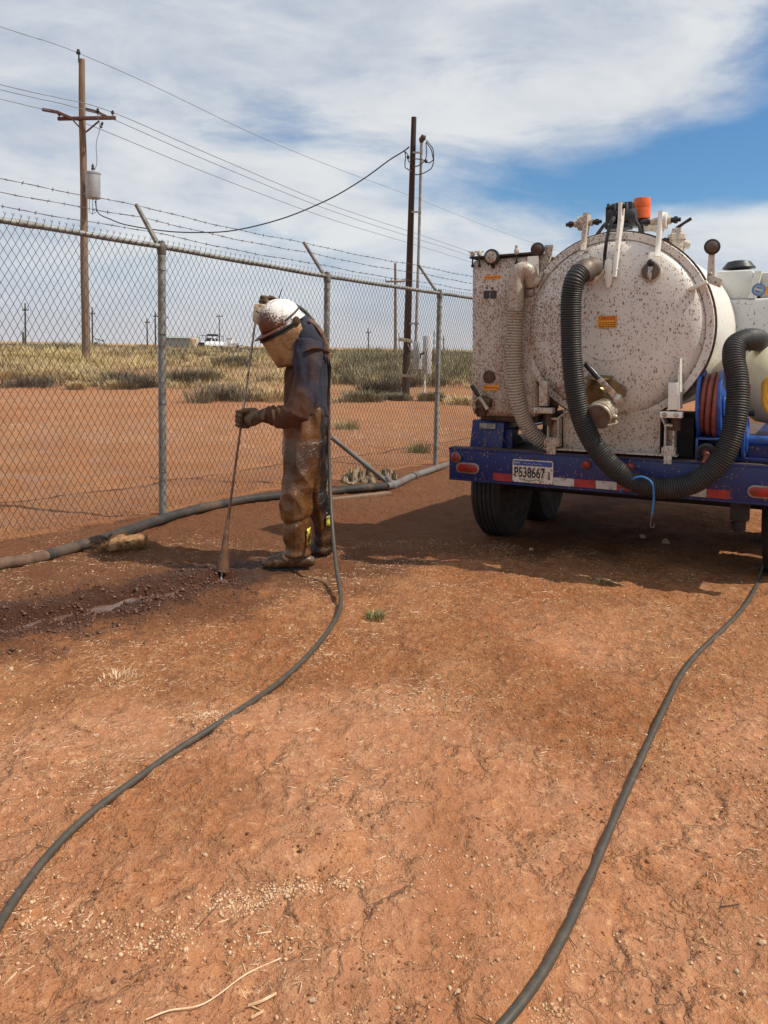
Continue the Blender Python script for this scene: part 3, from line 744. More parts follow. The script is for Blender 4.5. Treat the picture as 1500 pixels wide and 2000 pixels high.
bx1 = pbox(807, 666, 817, 720, 23.3, .25, rack, M['grey_box'], 'breaker_box'); bx2 = pbox(817.5, 668, 825.5, 721, 23.2, .2, rack, M['white_sheet'], 'meter_panel')
pbox(825.8, 656, 833, 728, 23.35, .3, rack, M['grey_box'], 'tall_cabinet'); pbox(833.4, 655, 844, 730, 23.3, .3, rack, M['white_sheet'], 'cabinet_door_panel')
mb = MB(); mb.tube([w23(821, 692, 23.15), w23(829, 689, 23.1)], .03, 8); mb.tube([w23(821, 700, 23.15), w23(821, 694, 23.12)], .025, 8); mb.build('switch_handle', M['black_pl'], bx2)
mb = MB(); mb.tube([w23(830, 730), w23(829, 768)], .03, 8); mb.build('ground_conduit', M['white_sheet'], rack)
mb = MB(); mb.tube([w23(848, 645), w23(847, 702)], .015, 6); mb.build('side_conduit', M['cable'], rack)
# service cable from transformer to the dark pole
pts = [(186, 392, 31.5), (192, 416, 31.4), (215, 428, 30.9), (250, 440, 30.2), (330, 452, 29), (400, 454, 28.), (450, 451, 27.4), (505, 440, 26.8), (560, 424, 26.2), (610, 404, 25.7), (660, 380, 25.2), (715, 346, 24.7), (760, 313, 24.3), (789, 295, 24.05), (799, 287, 23.9)]
mb = MB(); mb.tube(catmull([un(*p) for p in pts], 5), .022, 6)
tag(mb.build('service_cable', M['cable']), 'thick black service cable sagging from the transformer to the dark pole', 'cable')

# distant poles
def far_pole(px, ytop, d, arm=None, lab='', r_=.13, arm_y=None, mat='distpole'):
    b0 = un(px, 680, d); e = empty('distant_utility_pole', (b0.x, d, zg(b0.x, d))); o_ = Vector(e.location)
    mb = MB(); t_ = un(px-1, ytop, d)-o_; mb.tube([(0, 0, -.3), t_*.5, t_], [r_*.85, r_*.75, r_*.62], 8); mb.build('pole_shaft', M[mat], e)
    if arm:
        y_ = arm_y or ytop+7; a, b_ = un(px-arm, y_, d-.2)-o_, un(px+arm*.9, y_-.5, d-.2)-o_; mb = MB(); mb.tube([a, b_], r_*.55, 6)
        for q in (a, b_, a.lerp(b_, .3)): mb.tube([q, q+Vector((0, 0, r_*1.6))], r_*.25, 5)
        mb.build('crossarm', M[mat], e)
    tag(e, lab, 'utility pole', 'distant utility poles')
far_pole(50, 592, 120, 6, 'leftmost distant utility pole with crossarm', .18, 606)
far_pole(46, 648, 115, None, 'short stub post beside the leftmost distant pole', .2)
far_pole(181, 600, 120, 5, 'distant utility pole just right of the tall transformer pole', .16, 613)
far_pole(288, 622, 140, 5, 'distant utility pole left of the first fence post', .17, 630)
far_pole(304, 608, 130, 5, 'distant utility pole close against the first fence post on its left', .17, 618)
far_pole(324, 609, 130, 6, 'distant utility pole just right of the first fence post', .13, 621)
far_pole(429, 614, 150, 7, 'thin distant pole rising behind the white pickup', .13, 618)
far_pole(720, 640, 150, 5, 'thin distant utility pole between second fence post and brown far pole', .15, 650)
far_pole(773, 514, 55, 20, 'brown utility pole with crossarm left of the dark service pole', .13, 550, 'pole')
far_pole(867, 655, 140, 3, 'thin distant pole right of the third fence post', .12, 664)
far_pole(780, 650, 160, None, 'faint thin distant pole just left of the dark service pole', .1)

# white pickup on the road
TPX, TD = 413, 106.
tp = un(TPX, 684, TD); tz = zg(tp.x, TD)+.14
truck = empty('pickup_truck', (tp.x, TD, tz), rad(238)); truck.scale = (.70, .70, .78)
tag(truck, 'white pickup truck with dark rack over its cab, on the far road', 'truck')
mb = MB()   # body, local +x forward
mb.prism([(-2.75, .55), (-2.75, 1.12), (-.7, 1.15), (.95, 1.15), (2.2, 1.08), (2.7, .98), (2.75, .5), (2.35, .38), (-2.6, .42)], (0, -.95, 0), (1, 0, 0), (0, 0, 1), (0, 1.9, 0)); mb.build('body', M['truck_white'], truck, bevel=.06)
mb = MB(); mb.add([(-1.2, -.85, 1.13), (1.15, -.85, 1.13), (1.15, .85, 1.13), (-1.2, .85, 1.13), (-1.05, -.72, 1.83), (.45, -.72, 1.83), (.45, .72, 1.83), (-1.05, .72, 1.83)], [(0, 1, 5, 4), (1, 2, 6, 5), (2, 3, 7, 6), (3, 0, 4, 7), (4, 5, 6, 7)]); mb.build('cab', M['truck_white'], truck)
for s in (-1, 1):
    for x0, x1, x2, x3 in ((-.95, -.22, -.25, -.88), (-.12, .85, .42, -.12)):
        mb = MB(); mb.add([(x0, s*.845, 1.2), (x1, s*.845, 1.2), (x2, s*.748, 1.75), (x3, s*.748, 1.75)], [(0, 1, 2, 3)]); mb.prism; mb.build('side_window', M['truck_glass'], truck)
mb = MB(); mb.add([(1.12, -.75, 1.2), (1.12, .75, 1.2), (.53, .64, 1.76), (.53, -.64, 1.76)], [(0, 1, 2, 3)]); mb.build('windscreen', M['truck_glass'], truck)
mb = MB(); mb.box((2.76, 0, .78), (.06, 1.5, .4), None, .02); mb.box((2.78, 0, .5), (.14, 1.9, .22), None, .03); mb.build('grille', M['black_pl'], truck)
for s in (-1, 1):
    for x0 in (-1.75, 1.75):
        mb = MB(); mb.lathe((x0, s*.82, .4), (0, s, 0), [(0, -.13), (.3, -.13), (.4, -.1), (.4, .1), (.3, .13), (.22, .12)], 18); wh = mb.build('wheel', M['tyre'], truck)
        mb = MB(); mb.lathe((x0, s*.82, .4), (0, s, 0), [(0, .11), (.21, .125), (.22, .11)], 14); mb.build('rim', M['zinc'], wh)
    mb = MB(); mb.box((2.72, s*.75, .93), (.06, .3, .16)); mb.build('headlight', M['white_sheet'], truck)
mb = MB()
for s in (-.8, .8):
    mb.tube([(2.4, s, 1.0), (2.4, s, 2.15), (-2.5, s, 2.15)], .05, 6)
    for x0 in (-2.5, -1.2, .6): mb.tube([(x0, s, 1.1), (x0, s, 2.15)], .045, 6)
for x0 in (2.4, .6, -1.2, -2.5): mb.tube([(x0, -.8, 2.15), (x0, .8, 2.15)], .045, 6)
mb.build('rack', M['black_pl'], truck)
mb = MB(); mb.box((-.3, 0, 2.32), (1.9, 1.2, .28), None, .05); mb.tube([(-.6, .2, 2.4), (-.6, .2, 3.0)], .03, 5); mb.build('roof_load', M['black_pl'], truck)

# far structures
def far_thing(name, px, py, d): q = un(px, py, d); e = empty(name, (q.x, d, zg(q.x, d))); return e
e = far_thing('storage_tank', 379, 680, 135); e.scale = (.5, .5, .62)
mb = MB(); mb.lathe((0, 0, -.3), (0, 0, 1), [(1.6, 0), (1.6, 2.7), (1.3, 3.0), (0, 3.1)], 18); mb.build('shell', M['far_tank'], e)
mb = MB(); mb.tube([(1.66, -.3, 0), (1.66, -.3, 3.2)], .08, 6); mb.build('ladder', M['white_sheet'], e)
tag(e, 'small tan storage tank left of the white pickup', 'storage tank')
e = far_thing('low_shed', 352, 680, 150)
mb = MB(); mb.box((0, 0, .9), (6.5, 3, 1.7)); mb.build('wall', M['far_building'], e); mb = MB(); mb.prism([(-1.9, 0), (0, .35), (1.9, 0)], (-3.5, 0, 1.76), (0, 1, 0), (0, 0, 1), (7, 0, 0)); mb.build('roof', M['far_building'], e)
tag(e, 'low grey-green shed on the horizon left of the pickup', 'shed')
for px, w_, h_, lab in ((449, .7, 1.6, 'tall white box standing right of the pickup'), (460, 1.2, .8, 'low white box, nearer of two right of the pickup'), (468, 1.0, .6, 'lowest white box, farthest right of the pickup')):
    e = far_thing('white_box', px, 682, 118); mb = MB(); mb.box((0, 0, h_/2), (w_, 1, h_), None, .06); mb.build('casing', M['white_sheet'], e); mb = MB(); mb.box((0, 0, h_+.03), (w_+.1, 1.1, .06)); mb.build('lid', M['far_tank'], e); tag(e, lab, 'box')
e = far_thing('pump_jack', 193, 680, 130); e.scale = (.42, .42, .5); tag(e, 'small dark oil pump jack on the horizon right of the transformer pole', 'pump jack')
mb = MB(); mb.tube([(-1.2, 0, 0), (0, 0, 2.0)], .09, 6); mb.tube([(1.0, 0, 0), (0, 0, 2.0)], .09, 6); mb.build('frame', M['distpole'], e)
mb = MB(); mb.box((0, 0, 2.15), (3.4, .2, .25), Matrix.Rotation(rad(12), 3, 'Y')); mb.build('walking_beam', M['distpole'], e)
mb = MB(); mb.prism([(0, -.5), (.35, -.5), (.45, 0), (.3, .5), (0, .5)], (1.6, -.1, 1.75), (1, 0, 0), (0, 0, 1), (0, .2, 0)); mb.build('horse_head', M['distpole'], e)
mb = MB(); mb.box((-1.3, 0, .7), (1.2, .5, 1.1), None, .1); mb.build('counterweight', M['distpole'], e)

# ------------------------------------------------------------------ vacuum excavation trailer
TA = Vector((.47, 5.24, 0)); TROT = rad(-30); TROLL = .0272          # it leans a little: the right side stands higher
tu = Vector((math.cos(TROT), math.sin(TROT), TROLL)).normalized(); tb = Vector((-math.sin(TROT), math.cos(TROT), 0)); tz_ = tu.cross(tb)
TEUL = Matrix((tu, tb, tz_)).transposed().to_euler()
def tempty(name): e = empty(name, TA); e.rotation_euler = TEUL; return e
trailer = tempty('vacuum_trailer')
tag(trailer, 'blue vacuum excavation trailer with round white mud-spattered tank', 'trailer')
def LT(px, py, Y):
    """trailer-local point (X right, Y forward, Z up) seen at a photo pixel, on the plane Y"""
    v = _F + _R*((px-CXP)/FPX) - _U*((py-CYP)/FPX)
    s = (Y-((_C-TA).dot(tb)))/v.dot(tb); p = _C+v*s-TA
    return Vector((p.dot(tu), Y, p.dot(tz_)))
EX, EY, EZ = Vector((1, 0, 0)), Vector((0, 1, 0)), Vector((0, 0, 1))
TW = 2.14
# frame and bumper
mb = MB(); mb.box((TW/2, .006, .568), (TW, .012, .203)); mb.box((TW/2, .045, .6745), (TW+.01, .10, .010)); mb.box((TW/2, .035, .4615), (TW, .07, .010)); bump_o = mb.build('bumper', M['blue_paint'], trailer, bevel=.0015)
mb = MB(); mb.box((TW/2, .05, .6815), (TW, .085, .004)); mb.build('bumper_cap', M['deck'], trailer)
mb = MB(); mb.box((TW/2, 1.75, .63), (TW-.02, 3.3, .05)); mb.build('deck', M['deck'], trailer)
mb = MB()
for x in (.35, TW-.35): mb.box((x, 1.75, .53), (.07, 3.3, .15))
for y in (.35, 1.0, 1.9, 3.0): mb.box((TW/2, y, .54), (TW-.75, .07, .12))
mb.build('chassis', M['dark_void'], trailer)
# wheels
def wheel(x, y, s, r=.385, w=.225):
    z0 = zg(*(TA+tu*x+tb*y).xy)+r-.012-x*TROLL
    mb = MB(); n = 44; prof = [(.21, -w/2+.01), (.30, -w/2-.006), (.355, -w/2+.004), (r-.006, -w/2+.03)]
    for k in range(5):      # tread ribs with grooves between
        a = -w/2+.03+k*(w-.06)/5; b_ = a+(w-.06)/5
        prof += [(r, a+.004), (r, b_-.006), (r-.012, b_-.004), (r-.012, b_+.001)]
    prof += [(r-.006, w/2-.03), (.355, w/2-.004), (.30, w/2+.006), (.21, w/2-.01)]
    mb.lathe((x, y, z0), (s, 0, 0), prof, n); ty = mb.build('wheel', M['tyre'], trailer, 25)
    mb = MB(); mb.lathe((x, y, z0), (s, 0, 0), [(.0, .02), (.05, .05), (.09, .03), (.10, .0), (.18, .0), (.212, w/2-.02), (.21, -w/2+.02), (0, -w/2+.03)], 28); mb.build('rim', M['white_sheet'], ty)
for y in (.62, 1.47): wheel(.155, y, -1); wheel(TW-.10, y, 1)
mb = MB()
for y in (.62, 1.47): mb.tube([(.2, y, .36), (TW-.2, y, .36)], .04, 10)
mb.build('axle', M['dark_void'], trailer)
mb = MB(); mb.box((1.82, .12, .40), (.10, .09, .12)); mb.tube([(1.82, .12, .36), (1.82, .12, .28)], .035, 10); mb.box((1.80, .16, .29), (.07, .06, .05)); mb.build('levelling_jack', M['dark_void'], trailer, bevel=.004)
for x in (.13, TW-.28):
    mb = MB(); mb.box((x+.13, 1.05, .80), (.27, 1.75, .012)); mb.box((x+.13, .165, .74), (.27, .012, .12)); mb.build('fender', M['blue_paint'], trailer)
# tail lamps
def oval(c, hw, hh, n=10):
    pts = []
    for s in (1, -1):
        for k in range(n+1):
            a = -math.pi/2+math.pi*k/n; pts.append((s*(hw-hh)+s*hh*math.cos(a), s*hh*math.sin(a)))
    return pts
def lamp_oval(px, py):
    c = LT(px, py, -.001); mb = MB(); mb.prism(oval(0, .086, .037), c, EX, EZ, (0, -.010, 0)); L_ = mb.build('tail_lamp', M['chrome_dirty'], trailer, bevel=.003)
    mb = MB(); mb.prism(oval(0, .072, .026), c+Vector((0, -.0105, 0)), EX, EZ, (0, -.008, 0)); mb.build('lens', M['red_lens'], L_, bevel=.004)
lamp_oval(914, 914); lamp_oval(1492, 961)
for px, py, r_ in ((891, 893, .036), (1146, 907, .030), (1230, 912, .030)):
    c = LT(px, py, -.001); mb = MB(); mb.lathe(c, (0, -1, 0), [(r_, 0), (r_, .008), (r_*.86, .010)], 22); L_ = mb.build('marker_lamp', M['chrome_dirty' if px < 900 else 'rust'], trailer)
    mb = MB(); mb.lathe(c+Vector((0, -.0095, 0)), (0, -1, 0), [(r_*.8, 0), (r_*.78, .006), (r_*.5, .011), (0, .013)], 22); mb.build('lens', M['red_lens'], L_)
# reflective tape
def tape(x0, y0, x1, y1, mat):
    a, b_ = LT(x0, y1, -.0), LT(x1, y0, -.0); zc_ = .502; mb = MB(); mb.box(((a.x+b_.x)/2, -.0025, zc_), (b_.x-a.x, .003, .050)); mb.build('reflective_strip', M[mat], trailer)
tape(963, 924, 1001, 937, 'red_tape'); tape(1040, 930, 1080.5, 945, 'red_tape'); tape(1081, 935, 1121.5, 951, 'white_tape'); tape(1122, 938, 1163, 954, 'red_tape'); tape(1163.5, 942, 1205, 956, 'white_tape'); tape(1206, 944, 1248, 960, 'red_tape'); tape(1295, 952, 1336, 968, 'red_tape'); tape(1336.5, 956, 1380, 972, 'white_tape'); tape(1380.5, 960, 1427, 976, 'red_tape')
for px, py in ((1016, 894), (1128, 898), (1247, 911)):
    mb = MB(); mb.ball(LT(px, py, -.002), .005, 8, 6); mb.build('rivet', M['zinc'], trailer)
mb = MB(); mb.box(LT(1041, 894, -.003), (.055, .006, .009)); mb.build('plate_lamp', M['deck'], trailer)
# licence plate
pc = LT(1040.5, 921, -.006); PWD, PHT = .292, .150
def rrect(w_, h_, r_, n=4):
    pts = []
    for sx, sy, a0 in ((1, -1, -90), (1, 1, 0), (-1, 1, 90), (-1, -1, 180)):
        for k in range(n+1): a = rad(a0+90*k/n); pts.append((sx*(w_/2-r_)+r_*math.cos(a), sy*(h_/2-r_)+r_*math.sin(a)))
    return pts
PWD = LT(1080, 921, -.006).x-LT(1001, 921, -.006).x
mb = MB(); mb.prism(rrect(PWD, PHT, .014), pc, EX, EZ, (0, -.003, 0)); plate = mb.build('licence_plate', M['plate_white'], trailer)
mb = MB(); mb.prism(rrect(PWD-.012, .031, .004), pc+Vector((0, -.0035, .052)), EX, EZ, (0, -.0008, 0)); mb.build('blue_band', M['plate_blue'], plate)
RX = Matrix.Rotation(math.pi/2, 4, 'X')
def put_text(body, size, c, mat, parent, name='lettering', sx=1., bold=0.):
    me = text_mesh(body, size, bold); me.transform(Matrix.Translation(c) @ RX @ Matrix.Diagonal((sx, 1, 1, 1))); return link_mesh(name, me, mat, parent)
put_text('P538667', .092, pc+Vector((-.022, -.0042, -.012)), M['ink'], plate, 'registration_number', PWD/.42, .0014)
put_text('PERM', .021, pc+Vector((-PWD*.39, -.0052, .052)), M['white_tape'], plate, 'lettering', .8)
mb = MB(); mb.tube(catmull([pc+Vector((-.06+.011*k, -.0048, .050+(.010 if k in (0, 5) else .004)*math.sin(k*2.3))) for k in range(12)], 5), .0014, 5); mb.build('script_lettering', M['white_tape'], plate)
mb = MB(); mb.prism([(-.008, -.028), (.008, -.028), (.004, .026), (-.004, .026)], pc+Vector((PWD*.40, -.0035, -.02)), EX, EZ, (0, -.0006, 0)); mb.build('tower_emblem', M['cap_grey'], plate)
mb = MB(); mb.tube(catmull([pc+Vector((x, -.0046, -.058+.006*math.sin(x*60))) for x in np.linspace(-.09, .08, 12)], 2), .003, 5); mb.build('printed_border', M['grass_grey'], plate)
# blue upright and its pale label, front left
a0, a1, a2, a3 = LT(917, 874, .09), LT(980, 879, .09), LT(985, 826, .13), LT(923, 819, .13)
mb = MB(); mb.add([a0, a1, a2, a3]+[p+Vector((0, .30, 0)) for p in (a0, a1, a2, a3)], [(0, 1, 2, 3), (4, 7, 6, 5), (0, 4, 5, 1), (1, 5, 6, 2), (2, 6, 7, 3), (3, 7, 4, 0)]); mb.build('box_pedestal', M['blue_paint'], trailer, bevel=.006)
c = LT(952, 832, .112); mb = MB(); mb.box(c, (.115, .004, .036), Matrix.Rotation(rad(-9), 3, 'X')); mb.build('reflector_label', M['label_light'], trailer)
# filter housing
b0, b1 = LT(913, 812, .10), LT(1046, 496, .10)
HX0, HX1 = LT(918, 700, .10).x, LT(1050, 600, .10).x
mb = MB(); cc = Vector(((HX0+HX1)/2, .10+.26, (b0.z+b1.z)/2)); mb.box(cc, (HX1-HX0, .52, b1.z-b0.z), None, .045); house = mb.build('filter_housing', M['box_white'], trailer, 50)
mb = MB(); mb.box((cc.x, cc.y, b1.z+.008), (HX1-HX0+.012, .54, .014), None, .006); mb.build('housing_lid', M['rust'], house)
mb = MB(); mb.box((cc.x+.02, cc.y, b0.z-.012), (HX1-HX0-.06, .4, .05), None, .01); mb.build('housing_foot', M['rust'], house)
for px, py in ((923, 500), (936, 492), (1009, 490)):      # swing bolts
    c = LT(px, py, .09); c.z = b1.z; mb = MB(); mb.tube([c+Vector((0, 0, -.045)), c+Vector((0, 0, .035))], .006, 8); mb.ball(c+Vector((0, 0, -.05)), .012, 8, 6); B_ = mb.build('swing_bolt', M['black_pl'], house)
    mb = MB(); mb.lathe(c+Vector((0, 0, .018)), (0, 0, 1), [(.016, 0), (.016, .014), (.009, .03)], 10)
    if px < 1000: mb.tube([c+Vector((0, 0, .03)), c+Vector((-.03, -.005, .05))], .004, 6); mb.tube([c+Vector((0, 0, .03)), c+Vector((.028, .01, .045))], .004, 6)
    else: mb.box(c+Vector((0, 0, .035)), (.018, .018, .06), None, .003)
    mb.build('wing_nut', M['fit_white'], B_)
def round_lamp(px, py, Y, r_, face, parent, mat='glass', tilt=(0, -1, 0)):
    c = LT(px, py, Y); mb = MB(); mb.lathe(c, tilt, [(r_*.55, -.055), (r_*.9, -.04), (r_*1.06, -.012), (r_*1.06, .006), (r_*.94, .010)], 26); o = mb.build('work_lamp', M['black_pl'], parent)
    mb = MB(); mb.lathe(c, tilt, [(r_*.93, .004), (r_*.8, .010), (r_*.4, .016), (0, .018)], 26); mb.build('lens', M[mat], o); return c, o
c, L_ = round_lamp(960, 502, .065, .050, 0, house, 'fit_white'); mb = MB(); mb.box(c+Vector((0, .03, -.055)), (.02, .02, .03)); mb.build('lamp_bracket', M['black_pl'], L_)
c, L_ = round_lamp(1050, 487, .10, .042, 0, trailer, 'rust', (.15, -1, 0)); mb = MB(); mb.prism([(-.03, -.16), (.045, -.16), (.07, -.05), (.085, .0), (.085, .03), (.03, .03), (.03, -.02), (-.03, -.03)], c+Vector((.0, .05, 0)), EX, EZ, (0, .02, 0)); mb.build('lamp_bracket', M['fit_white'], L_)
mb = MB(); mb.box((HX1-.03, .088, b1.z-.075), (.07, .012, .12)); mb.build('corner_tab', M['clean_white'], house)
def sticker(x0, y0, x1, y1, Y, mat, parent, name='warning_label', bars=2, ink='red_text'):
    a, b_ = LT(x0, y1, Y), LT(x1, y0, Y); w_, h_ = b_.x-a.x, b_.z-a.z; mb = MB(); mb.box((a+b_)/2, (w_, .002, h_)); s = mb.build(name, M[mat], parent)
    if bars:
        mb = MB()
        for k in range(bars):
            for q in range(5): mb.box((a.x+w_*(.14+.18*q), Y-.0015, a.z+h_*(k+.8)/(bars+.6)), (w_*.13, .001, h_*.22/bars*1.3))
        mb.build('printed_lines', M[ink], s)
    return s
sticker(945, 537, 979, 546, .0985, 'yellow_st', house, bars=1); sticker(944, 752, 974, 762, .0985, 'yellow_st', house, bars=1)
sticker(945, 567.5, 956, 583.5, .0985, 'label_dark', house, 'data_label', 0); sticker(957.5, 567.5, 970, 583.5, .0985, 'label_dark', house, 'data_label', 0)
for px in (951, 962): mb = MB(); mb.lathe(LT(px, 562.5, .0985), (0, -1, 0), [(.006, 0), (.006, .004), (0, .005)], 10); mb.build('indicator_knob', M['black_pl'], house)
mb = MB(); mb.lathe(LT(956, 736, .099), (0, -1, 0), [(.043, 0), (.043, .012), (.037, .018), (0, .02)], 24); mb.build('round_plug', M['rust'], house)
# drain valve on housing
vc = LT(940, 790, .03)
mb = MB(); mb.lathe(vc+Vector((.0, .10, .02)), (-.1, -1, -.25), [(.03, 0), (.03, .03), (.05, .035), (.05, .05), (.042, .055), (.045, .09), (.038, .1)], 18); mb.box(vc+Vector((.02, .02, .01)), (.09, .06, .06), None, .012); vo_ = mb.build('drain_valve', M['brass_dark'], house)
mb = MB(); mb.lathe(LT(939, 803, .0), (-.1, -1, -.2), [(.044, -.03), (.044, .012), (.03, .014), (.028, .002), (0, .0)], 6); mb.build('hex_cap', M['brass_dark'], vo_, 20)
pa, pb_, pc_ = LT(921, 753, -.02), LT(935, 774, -.02), LT(952, 799, -.02)
mb = MB(); ax_ = (pc_-pb_).normalized(); sd_ = Vector((ax_.z, 0, -ax_.x)); mb.prism([(-.010, -.01), (.010, -.01), (.012, (pc_-pb_).length), (-.012, (pc_-pb_).length)], pb_, sd_, ax_, (0, .006, 0)); mb.build('lever', M['zinc'], vo_)
mb = MB(); mb.tube([pa, pa.lerp(pb_, .1), pb_], [.011, .014, .013], 10); mb.build('lever_grip', M['black_pl'], vo_)
# pipe and clear corrugated hose beside housing
def ribbed(pts, r_, pitch, depth, n=20, sub=10, r_fn=None):
    P = catmull(pts, sub); cum = [0]
    for a, b_ in zip(P[:-1], P[1:]): cum.append(cum[-1]+(b_-a).length)
    tot = cum[-1]; m_ = int(tot/pitch)*4; out = []; R_ = []; j = 0
    for k in range(m_+1):
        s = tot*k/m_
        while j < len(cum)-2 and cum[j+1] < s: j += 1
        t_ = (s-cum[j])/max(1e-9, cum[j+1]-cum[j]); out.append(P[j].lerp(P[j+1], t_))
        R_.append((r_fn(s/tot) if r_fn else r_)+(depth*[1, .55, -.6, .55][k % 4]))
    mb = MB(); mb.tube(out, R_, n); return mb
pp = [LT(1040, 556, .10), LT(1033, 532, .06), LT(1018, 527, .03), LT(1008, 545, .02), LT(1008, 575, .02), LT(1007, 604, .02)]
mb = MB(); mb.tube(catmull(pp, 6), .050, 20); pipe = mb.build('filter_pipe', M['duct'], trailer)
mb = MB(); q = LT(1006, 603, .02); mb.lathe(q+Vector((0, 0, -.02)), (0, 0, 1), [(.052, 0), (.056, .005), (.056, .03), (.052, .034)], 20); mb.box(q+Vector((.03, -.05, -.005)), (.03, .012, .022)); mb.build('hose_clamp', M['zinc'], pipe)
hp = [LT(1006.5, 600, .02), LT(1005, 640, .02), LT(1003, 690, .02), LT(1005, 740, .03), LT(1012, 785, .06), LT(1026, 825, .12), LT(1048, 855, .18), LT(1078, 873, .24)]
mb = ribbed(hp, .0475, .0185, .0065, 20); mb.build('clear_ribbed_hose', M['duct'], trailer)
mb = MB(); c = LT(1047, 545, .10); mb.box(c, (.085, .10, .05), Matrix.Rotation(rad(35), 3, 'Y'), .006); mb.box(c+Vector((.035, .02, .01)), (.02, .12, .07), Matrix.Rotation(rad(35), 3, 'Y')); mb.build('pipe_bracket', M['fit_white'], trailer)
mb = MB(); mb.box(LT(1036, 572, .12), (.07, .08, .05), None, .006); mb.build('pipe_support', M['chrome_dirty'], trailer)

# ---- the tank
ty = .13
cl, cr = LT(1027, 640, ty), LT(1391, 640, ty); ct, cb = LT(1205, 449, ty), LT(1205, 829, ty)
TC = Vector(((cl.x+cr.x)/2, ty, (ct.z+cb.z)/2)); TRD = ((cr.x-cl.x)+(ct.z-cb.z))/4
R0_ = TRD; print('TANK', TC, (cr.x-cl.x)/2, (ct.z-cb.z)/2, 'housing', LT(918, 700, .10).x, LT(1050, 600, .10).x)
mb = MB(); mb.lathe(TC, (0, 1, 0), [(R0_+.004, .0185), (R0_+.004, .05), (R0_-.004, .056), (R0_-.004, 2.4), (R0_*.7, 2.56), (0, 2.62)], 72); tank = mb.build('tank_shell', M['clean_white'], trailer, 30)
mb = MB(); mb.lathe(TC, (0, 1, 0), [(R0_-.02, -.0035), (R0_+.011, -.0035), (R0_+.011, .018), (R0_-.02, .018)], 72, True); mb.build('gasket', M['rust'], tank)
mb = MB()
prof = [(R0_*.30, -.132)]
prof = [(0, -.150), (R0_*.16, -.148), (R0_*.32, -.139), (R0_*.345, -.1385), (R0_*.35, -.1345), (R0_*.5, -.122), (R0_*.65, -.103), (R0_*.78, -.080), (R0_*.85, -.062), (R0_*.895, -.040), (R0_*.915, -.018), (R0_*.918, -.012), (R0_*.925, -.026), (R0_*.995, -.026), (R0_, -.022), (R0_, -.005), (R0_*.9, -.003)]
mb.lathe(TC, (0, 1, 0), prof, 80); door = mb.build('tank_door', M['tank_white'], trailer, 28)
def dish_y(x, z):
    r_ = math.hypot(x-TC.x, z-TC.z)/R0_
    pr = [(p[0]/R0_, p[1]) for p in prof[:13]]
    for (r0, y0), (r1, y1) in zip(pr[:-1], pr[1:]):
        if r0 <= r_ <= r1 and r1 > r0: return TC.y+y0+(y1-y0)*(r_-r0)/(r1-r0)
    return TC.y-.03
def on_dish(px, py, lift=.0):
    p = LT(px, py, TC.y-.1)
    for _ in range(4): p = LT(px, py, dish_y(p.x, p.z)-lift)
    return p
# DANGER sign on the dish
a, b_ = on_dish(1168, 641, .004), on_dish(1205, 616, .004); w_, h_ = b_.x-a.x, b_.z-a.z
dc = (a+b_)/2; dc.y -= .003; mb = MB(); mb.box(dc, (w_, .003, h_)); ds = mb.build('danger_sign', M['yellow_st'], door)
put_text('DANGER', h_*.42, dc+Vector((0, -.0022, h_*.27)), M['red_text'], ds, 'lettering', w_/(h_*.42*4.6), .0006)
mb = MB()
for k in range(3):
    for q in range(6): mb.box(dc+Vector((-w_*.38+w_*.152*q, -.002, -h_*(.08+.15*k))), (w_*.12, .001, h_*.055))
mb.build('printed_lines', M['ink'], ds)
# inlet with suction hose
ip = on_dish(1166, 527); hd = Vector((-.62, -.72, -.20)).normalized()
mb = MB(); mb.lathe(ip+Vector((0, .03, 0)), hd, [(.062, 0), (.062, .05), (.074, .052), (.074, .075), (.062, .08)], 26); inlet = mb.build('inlet_flange', M['clean_white'], door)
mb = MB(); mb.lathe(ip+hd*.045, hd, [(.058, 0), (.061, .01), (.061, .06), (.066, .065), (.066, .09), (.060, .11)], 26); mb.build('hose_coupling', M['cap_grey'], inlet)
for sgn in (-1, 1):
    mb = MB(); q = ip+hd*.04+Vector((sgn*.03, 0, .068)); mb.tube([q+Vector((-.02, 0, -.01)), q, q+Vector((.014, -.01, -.014))], .006, 8); mb.build('cam_lever', M['zinc'], inlet)
# second port with lever
op = on_dish(1273, 531); od = Vector((-.05, -1, .05)).normalized()
mb = MB(); mb.lathe(op+Vector((0, .03, 0)), od, [(.058, 0), (.058, .045), (.062, .047), (.062, .055), (.055, .058)], 28); port = mb.build('capped_port', M['fit_white'], door)
mb = MB(); mb.lathe(op+od*.025, od, [(.053, 0), (.053, .006), (.045, .010), (0, .012)], 28); mb.build('port_cap', M['cap_grey'], port)
mb = MB(); mb.box(op+od*.045+Vector((.0, 0, -.012)), (.024, .012, .10), Matrix.Rotation(rad(4), 3, 'Y'), .003); mb.build('cap_bar', M['zinc'], port)
mb = MB(); mb.ball(op+od*.055+Vector((.005, 0, .045)), (.022, .016, .022), 10, 8); mb.build('cap_knob', M['black_pl'], port)
